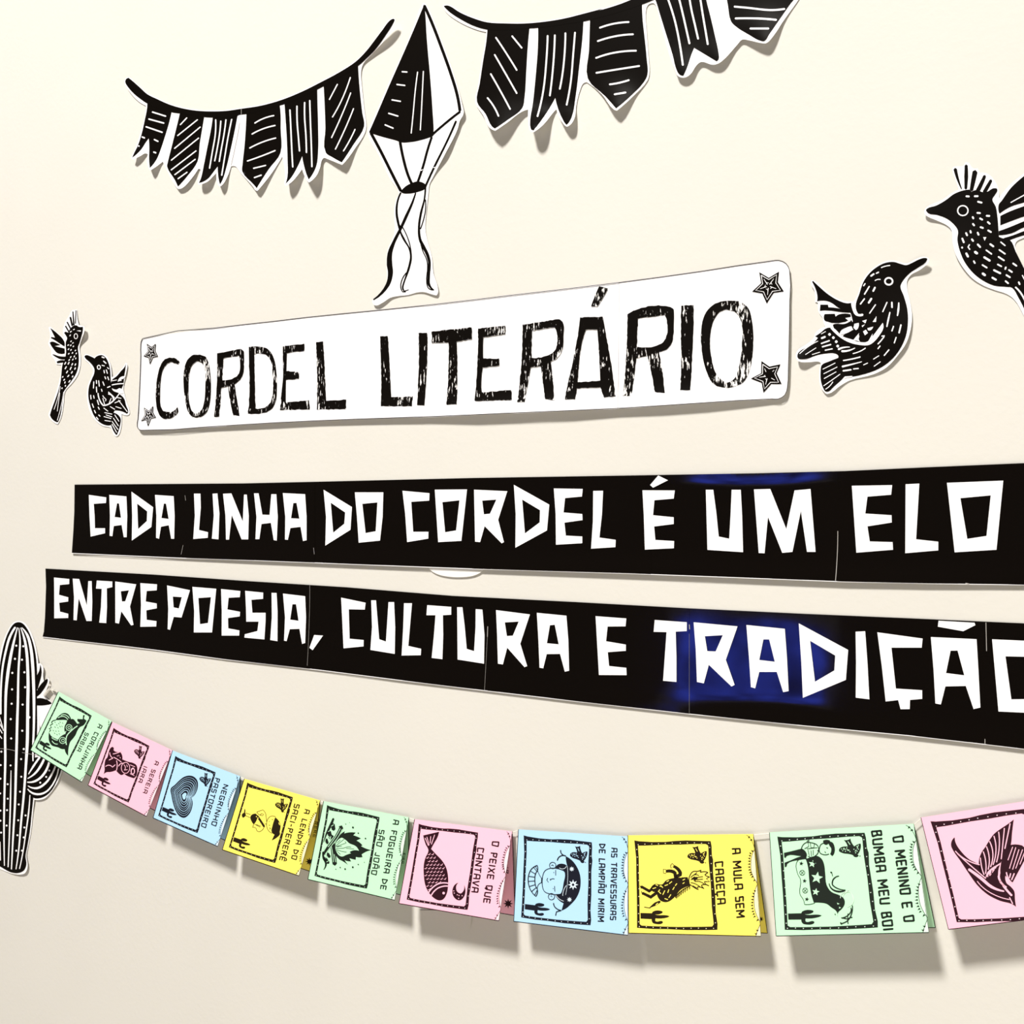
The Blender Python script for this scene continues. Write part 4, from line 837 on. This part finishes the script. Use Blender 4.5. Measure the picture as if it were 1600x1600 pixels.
# 5 bonfire
art = [('flame_print', 'ink', [P1(e7, '495 575 540 520 580 495 570 525 640 510 722 513 690 548 740 565 792 590 730 618 770 640 812 682 790 690 850 720 928 745 870 760 800 800 812 835 770 840 725 832 722 870 680 862 640 850 662 892 600 885 575 875 620 938 560 895 500 860 450 790 440 700')]),
    ('flame_core', 'card', [P1(e7, '455 690 490 610 540 580 590 610 640 655 720 690 765 752 700 745 640 770 660 785 600 805 540 828 490 800')]),
    ('flame_lines', 'ink', ST(e7, '7: 460 690 520 640 570 600 | 462 700 540 670 600 650 580 630 | 465 720 550 720 640 700 660 710 | 465 735 540 760 600 770 | 470 750 510 790 520 800 | 480 650 520 610 | 600 720 700 730 | 480 700 540 690')),
    ('log_print', 'ink', ST(e7, '60 52 50 44: 530 440 470 560 380 680 300 790; 56 60 58: 405 560 425 740 445 925; 50: 420 405 430 470 | 370 500 390 580; 40: 330 600 350 660 | 350 790 375 830 | 320 850 360 910; 26 34 22 6: 428 330 390 420 340 520 300 640; 18 30 26 6: 290 770 300 850 330 920 300 1000')),
    ('log_marks', 'card', ST(e7, '7: 505 440 440 560 350 680 300 760 | 545 470 480 590 400 690 320 800 | 520 460 450 580 360 700 | 400 690 420 800 430 900 | 440 800 460 900 | 400 430 430 410 | 360 500 380 490 | 365 560 395 600 | 330 590 320 640 350 670 | 340 780 330 850 | 340 900 370 880 | 310 700 300 740 | 385 620 395 560')),
    ('spark_print', 'ink', [disc(c, r/8.421) for c, r in zip(e7('685 445 755 520 850 590 590 400 683 968 582 992 518 972 755 932 835 903 460 995 640 380'), (13, 9, 10, 6, 12, 11, 8, 8, 5, 6, 4))] + [G(e7('600 550 640 600 660 640 640 600'))])]
B = booklet('green', [(505.6, 1251.9), (638.8, 1277.2), (616.7, 1406.6), (481, 1374)], 'green booklet with a bonfire and the title A FOGUEIRA DE SÃO JOÃO',
    [(e7, 'A FOGUEIRA DE', '1222 340', '1047 1255', '1290 352'), (e7, 'SÃO JOÃO', '1035 470', '927 1062', '1098 482')], art, icons='',
    flaptext=[s for ch, sh in text(e7, 'EIRA', '1345 780', '1322 915', '1375 786') for s in sh], fq4=e7('345 150 1035 310 868 1250 180 1082'))
folds += [B[2], B[3]]
# 6 fish and moon
sc = []
for i in range(11):
    for j in range(7):
        x = 400+j*40+(20 if i % 2 else 0); y = 540+i*40
        if area_in((x, y), [[(432, 520), (470, 530), (545, 600), (610, 690), (630, 790), (640, 850), (560, 865), (490, 890), (435, 950), (405, 870), (395, 790), (392, 680), (405, 590)]]):
            sc.append(stroke(f1('%g %g %g %g %g %g' % (x-14, y+7, x+3, y+9, x+14, y-9)), [.5, 1.2, .6]))
art = [('fish_print', 'ink', [P1(f1, '372 330 553 288 535 350 490 430 462 482 520 545 590 620 635 700 655 800 655 900 640 990 600 1055 555 1068 500 1045 430 970 395 890 380 790 378 680 395 590 432 500 400 430')]),
    ('fish_marks', 'card', sc + ST(f1, '14: 432 982 500 905 570 872 662 875 | 462 1015 530 935 600 908 662 907; 8: 415 348 440 440 | 458 342 452 415 | 502 325 466 430 | 395 360 432 445') + [disc(f1('605 985')[0], 2.1)]),
    ('moon_print', 'ink', [P1(f1, '772 868 730 892 706 945 712 1015 755 1060 795 1064 838 1020 852 955 838 895 832 955 800 990 762 972 745 930 752 890')]),
    ('moon_marks', 'card', DT(f1, 6, '725 985 760 1005 780 1012 815 1015 720 960 775 1045'))]
B = booklet('pink', [(647.8, 1280), (800.4, 1299.2), (779.4, 1438.7), (623.3, 1411.7)], 'pink booklet with a fish and a crescent moon, titled O PEIXE QUE CANTAVA',
    [(f1, 'O PEIXE QUE', '1163 392', '1058 1092', '1232 402'), (f1, 'CANTAVA', '993 465', '922 972', '1062 475')], art, icons='', h1=.042, hf=.004,
    flaptext=[G(star(f1('1338 1105')[0], 8, 3.6, 8))] + [s for ch, sh in text(f1, 'IR', '1308 690', '1308 765', '1340 692') for s in sh], fq4=f1('322 197 995 298 875 1175 185 1058'))
folds += [B[2], B[3]]
# 7 child in a half-moon hat
art = [('hat_print', 'ink', [P1(f2, '715 440 790 490 850 570 885 660 893 760 880 850 840 940 780 1010 720 1062 665 1088 690 1000 640 970 590 905 600 893 650 890 672 850 690 760 705 640 680 610 640 590 595 580 610 550 640 532 700 535 735 560 720 500')]),
    ('hat_marks', 'pale', [G(star(f2('803 780')[0], 8.2, 4, 8)), G(star(f2('787 593')[0], 4.1, 2.1, 8)), G(star(f2('760 957')[0], 4.1, 2.1, 8))] + ST(f2, '6: 722 790 690 850 680 910 | 640 580 690 590 725 560 | 600 905 640 950 690 975; 4: 735 560 740 700 715 900')),
    ('star_centre', 'ink', [disc(f2('803 780')[0], 2.1)]),
    ('face_print', 'ink', ST(f2, '8: 680 608 600 585 530 585 470 612 445 660 435 730 440 810 462 860 510 885 600 897 660 890; 7: 595 605 595 668 | 582 797 586 860 | 530 712 532 728 545 712 580 712 | 500 702 490 725 508 750; 10: 572 633 574 635 | 565 825 567 827; 8: 545 550 560 545 570 555; 6: 535 915 548 912 550 925; 12: 655 370 665 410 715 437 | 715 437 650 440 615 490 | 570 1000 590 1050 660 1087 | 660 1087 605 1102 595 1145; 16: 432 705 430 755; 7: 380 610 400 660 430 705 | 430 755 390 780 378 850') + [ring(f2('560 550')[0], 5, 5, 1), ring(f2('545 922')[0], 4.9, 5, 1)]),
    ('collar_print', 'ink', ST(f2, '10: 375 550 310 590 275 660 268 740 290 830 330 890 360 918 380 850 355 790 347 720 355 650 380 605 375 550; 8: 335 575 370 620 | 300 620 360 655 | 275 680 350 690 | 270 740 348 735 | 285 800 350 780 | 310 860 362 815 | 345 905 372 850 | 355 565 375 600'))]
B = booklet('blue', Q7, 'blue booklet with a child in a crescent hat, titled AS TRAVESSURAS DE LAMPIÃO MIRIM',
    [(f2, 'AS TRAVESSURAS', '1262 340', '1246 1198', '1326 344'), (f2, 'DE LAMPIÃO MIRIM', '1117 292', '1100 1218', '1185 296')], art)
folds += [B[2], B[3]]
# 8 headless mule
art = [('mule_print', 'ink', [P1(f3, '298 628 338 585 412 588 450 550 510 528 580 520 668 515 692 600 640 618 590 648 550 700 510 740 460 765 400 752 370 715 352 670 320 660')] +
    ST(f3, '36 32 26: 335 610 285 655 205 610; 30 34 26: 360 670 300 715 218 675; 34 36 26: 555 510 598 488 580 445 525 405; 34 34 28: 550 530 540 470 500 455 448 458; 22 34 8: 390 760 345 785 292 818; 8: 235 815 295 825')),
    ('mule_marks', 'card', ST(f3, '8: 600 520 612 505 | 620 545 640 535 | 620 580 635 570 | 560 580 545 600 | 510 560 485 580 | 535 615 520 640 | 470 590 440 600 | 420 620 400 600 | 440 650 420 690 | 480 640 470 670 | 500 690 480 720 | 390 640 375 660 | 400 680 380 660 | 440 730 470 740 | 320 630 350 620 | 300 690 330 665 | 370 600 350 590 | 460 560 480 550 | 410 610 390 605 | 350 795 370 775') + [P1(f3, '505 395 520 380 530 405 505 420'), P1(f3, '425 440 450 440 450 475 428 475')]),
    ('hoof_outline', 'ink', ST(f3, '6: 505 425 498 400 515 380 535 400 | 450 440 425 435 427 475 450 478 | 205 655 215 690 | 190 600 205 630')),
    ('flame_print', 'ink', ST(f3, '8: 692 598 680 540 690 500 720 460 775 455 802 443 793 468 830 460 872 467 840 490 850 500 888 512 855 530 888 560 835 560 845 580 882 602 820 590 805 600 832 632 780 612 765 615 775 642 720 610 695 590; 7: 700 520 740 490 780 500 | 720 500 760 470 | 700 540 760 520 820 510 | 760 540 820 535 | 740 560 790 560 840 590 | 700 570 740 580 790 610 | 720 600 760 625; 16: 712 535 740 515; 22: 735 545 760 520')),
    ('mane_print', 'ink', ST(f3, '7: 690 605 600 655 545 715 | 690 610 685 635 | 670 615 662 650 | 650 625 640 665 | 632 635 620 675 | 612 645 602 690 | 595 660 585 705 | 578 675 570 715 | 560 690 558 725 | 545 710 550 722'))]
B = booklet('yellow', [(981, 1305.3), (1177, 1303.3), (1189, 1463), (982.2, 1458)], 'yellow booklet with a headless flaming mule and the title A MULA SEM CABEÇA',
    [(f3, 'A MULA SEM', '1113 228', '1160 922', '1190 222'), (f3, 'CABEÇA', '942 362', '968 788', '1018 356')], art,
    flaptext=[G(star(f3('1400 935')[0], 4.5, 2, 8))], fq4=f3('135 148 898 155 965 1042 162 1022'))
folds += [B[2], B[3]]
# 9 boy and ox
art = [('ox_print', 'ink', [P1(f4, '380 400 430 380 480 372 520 400 540 450 548 520 560 620 600 680 680 715 712 745 715 790 690 830 660 860 655 898 645 850 600 815 560 785 500 775 450 775 425 690 410 580 400 470')]),
    ('ox_stars', 'card', [G(star(f4('477 560')[0], 9.6, 4.2, 5, -80)), G(star(f4('467 682')[0], 6, 2.6, 5, -80)), G(star(f4('437 440')[0], 6, 2.6, 5, -80)), P1(f4, '650 775 672 785 655 790'), P1(f4, '668 810 685 818 668 826')]),
    ('blanket_print', 'ink', ST(f4, '5: 320 405 298 440 312 530 335 575 330 700 360 750 370 790 410 790 458 778') + [G(star(f4(p)[0], 3.6, 1.5, 5, -80)) for p in ('342 437', '370 587', '390 745')] + [ring(f4(p)[0], 4, 4, .8, 12) for p in ('350 517', '375 670')] + ST(f4, '4: 338 505 362 530 | 362 505 338 530 | 363 658 387 683 | 387 658 363 683')),
    ('boy_print', 'ink', [P1(f4, '192 345 240 335 345 308 388 350 385 380 330 372 220 370 208 388 195 385'), P1(f4, '385 372 330 378 245 412 197 430 200 468 214 462 222 438 330 405 388 398'), P1(f4, '530 240 560 232 590 240 578 262 560 275 538 268'), P1(f4, '575 250 610 255 630 300 625 350 608 372 590 355 600 310 580 275')] +
      ST(f4, '7: 350 335 345 300 380 258 430 258 480 280 492 320 480 355 440 385 410 405 470 450 480 470 | 500 300 515 270 545 262 | 500 300 500 340 530 360 580 355 | 480 325 500 330; 5: 400 255 405 290 370 310 | 420 262 425 300 450 300 455 265 | 400 320 410 370 | 425 325 430 375 | 445 320 445 365 | 390 310 480 300 | 400 375 450 410 460 460; 7: 560 300 570 305 | 545 335 552 345 | 390 245 410 235 405 250')),
    ('horn_print', 'ink', ST(f4, '8 12 10 6: 665 545 620 570 610 620 650 650 722 665; 8 12 16 10: 582 610 605 655 660 678 720 668; 12: 595 512 605 516; 6: 605 520 612 545; 9: 782 800 775 870 740 930 680 955 | 770 820 765 860 700 905 | 680 945 690 962 | 688 905 740 915 745 955 | 745 870 740 910 780 900; 8: 632 872 636 878')),
    ('rope_print', 'pale', ST(f4, '5: 680 735 690 700 740 672 750 665 | 700 725 720 690 760 680 790 730 785 780 740 810'))]
B = booklet('green', [(1202.3, 1300.8), (1427.8, 1287.2), (1451.4, 1457), (1212.7, 1462.5)], 'green booklet with a boy and ox, titled O MENINO E O BUMBA MEU BOI',
    [(f4, 'O MENINO E O', '1133 205', '1232 942', '1214 197'), (f4, 'BUMBA MEU BOI', '948 155', '1052 1016', '1028 148')], art, h1=.043, hf=.004, fq4=f4('135 205 888 172 1002 988 200 1008'))
folds += [B[2], B[3]]
# 10 swallow
art = [('swallow_print', 'ink', [P1(f5, '1070 310 1055 430 1040 560 1020 600 1000 640 960 720 920 740 860 775 815 820 800 875 780 850 745 820 735 760 738 690 765 620 800 570 830 520 880 450 960 390 1020 350'),
      P1(f5, '1020 560 1150 560 1170 575 1250 560 1180 690 1110 820 1060 915 1040 900 1010 870 990 850 1000 920 1040 955 1075 1000 1082 1075 1092 1150 1050 1122 940 1092 820 1032 720 942 640 832 560 712 490 612 468 562 475 515 503 482 512 535 560 612 640 692 735 748 800 875 860 800 950 720 1000 640'),]),
    ('swallow_marks', 'card', ST(f5, '11: 1035 350 1015 450 985 590; 10: 980 395 970 500 950 690 | 925 430 932 560 905 720 | 880 470 900 600 872 745 | 838 520 870 640 848 765 | 808 570 835 680 825 790 | 778 620 802 720 800 830 | 750 680 765 780 785 840; 10: 510 615 600 690 740 745 | 530 640 640 740 800 875; 24 30 26 14: 640 790 750 870 860 960 975 1000; 8: 720 905 800 985 920 1050 1030 1080 | 1120 600 1060 790 | 1090 580 1030 780 | 1060 575 1015 700 | 1155 600 1090 780 | 1190 590 1130 740; 26 24 20 12: 965 715 935 800 930 880 1000 960; 20: 940 905 1000 985 1050 1040; 12: 820 860 880 780 950 730; 8: 840 850 900 770; 10: 1030 1060 1060 1120; 12: 1000 820 1020 880 1050 920 | 1040 830 1030 870 | 1075 830 1050 890')),
    ('swallow_lines', 'ink', ST(f5, '8: 890 785 900 860 960 950 | 860 800 870 880 940 965 | 830 840 840 900 920 960 | 920 760 915 850; 34 30 16: 975 690 955 800 960 880'))]
B = booklet('pink', [(1438.9, 1277.5), (1690, 1238), (1735, 1421), (1482, 1452.3)], 'pink booklet with a swallow, cut off by the right edge of the picture',
    [], art, icons='', fq4=f5('270 328 1205 205 1440 1262 522 1297'))
folds += [B[2], B[3]]

def tube(name, pts, r, m, parent=None, sides=6):
    V, F = [], []
    for i, p in enumerate(pts):
        a = pts[max(i-1, 0)]; b = pts[min(i+1, len(pts)-1)]
        d = (b-a).normalized(); u = d.cross(Vector((0, 1, 0))).normalized(); w = d.cross(u)
        for k in range(sides):
            an = 2*math.pi*k/sides
            V.append(p+u*r*math.cos(an)+w*r*math.sin(an))
    for i in range(len(pts)-1):
        for k in range(sides):
            F.append((i*sides+k, i*sides+(k+1) % sides, (i+1)*sides+(k+1) % sides, (i+1)*sides+k))
    org = pts[len(pts)//2]
    me = bpy.data.meshes.new(name); me.from_pydata([v-org for v in V], [], F); me.materials.append(m)
    o = bpy.data.objects.new(name, me); COL.objects.link(o); o.location = org
    return o
off = Vector((0, .0012, -.0012))
s = tube('string', [on_wall(76.5, 1074, .009), on_wall(82, 1078, .009)]+[p+off for p in folds]+[on_wall(1760, 1228, .008)], .00045, M['string'])
s['label'] = 'thin white string running through the folds of all the booklets'; s['category'] = 'string'
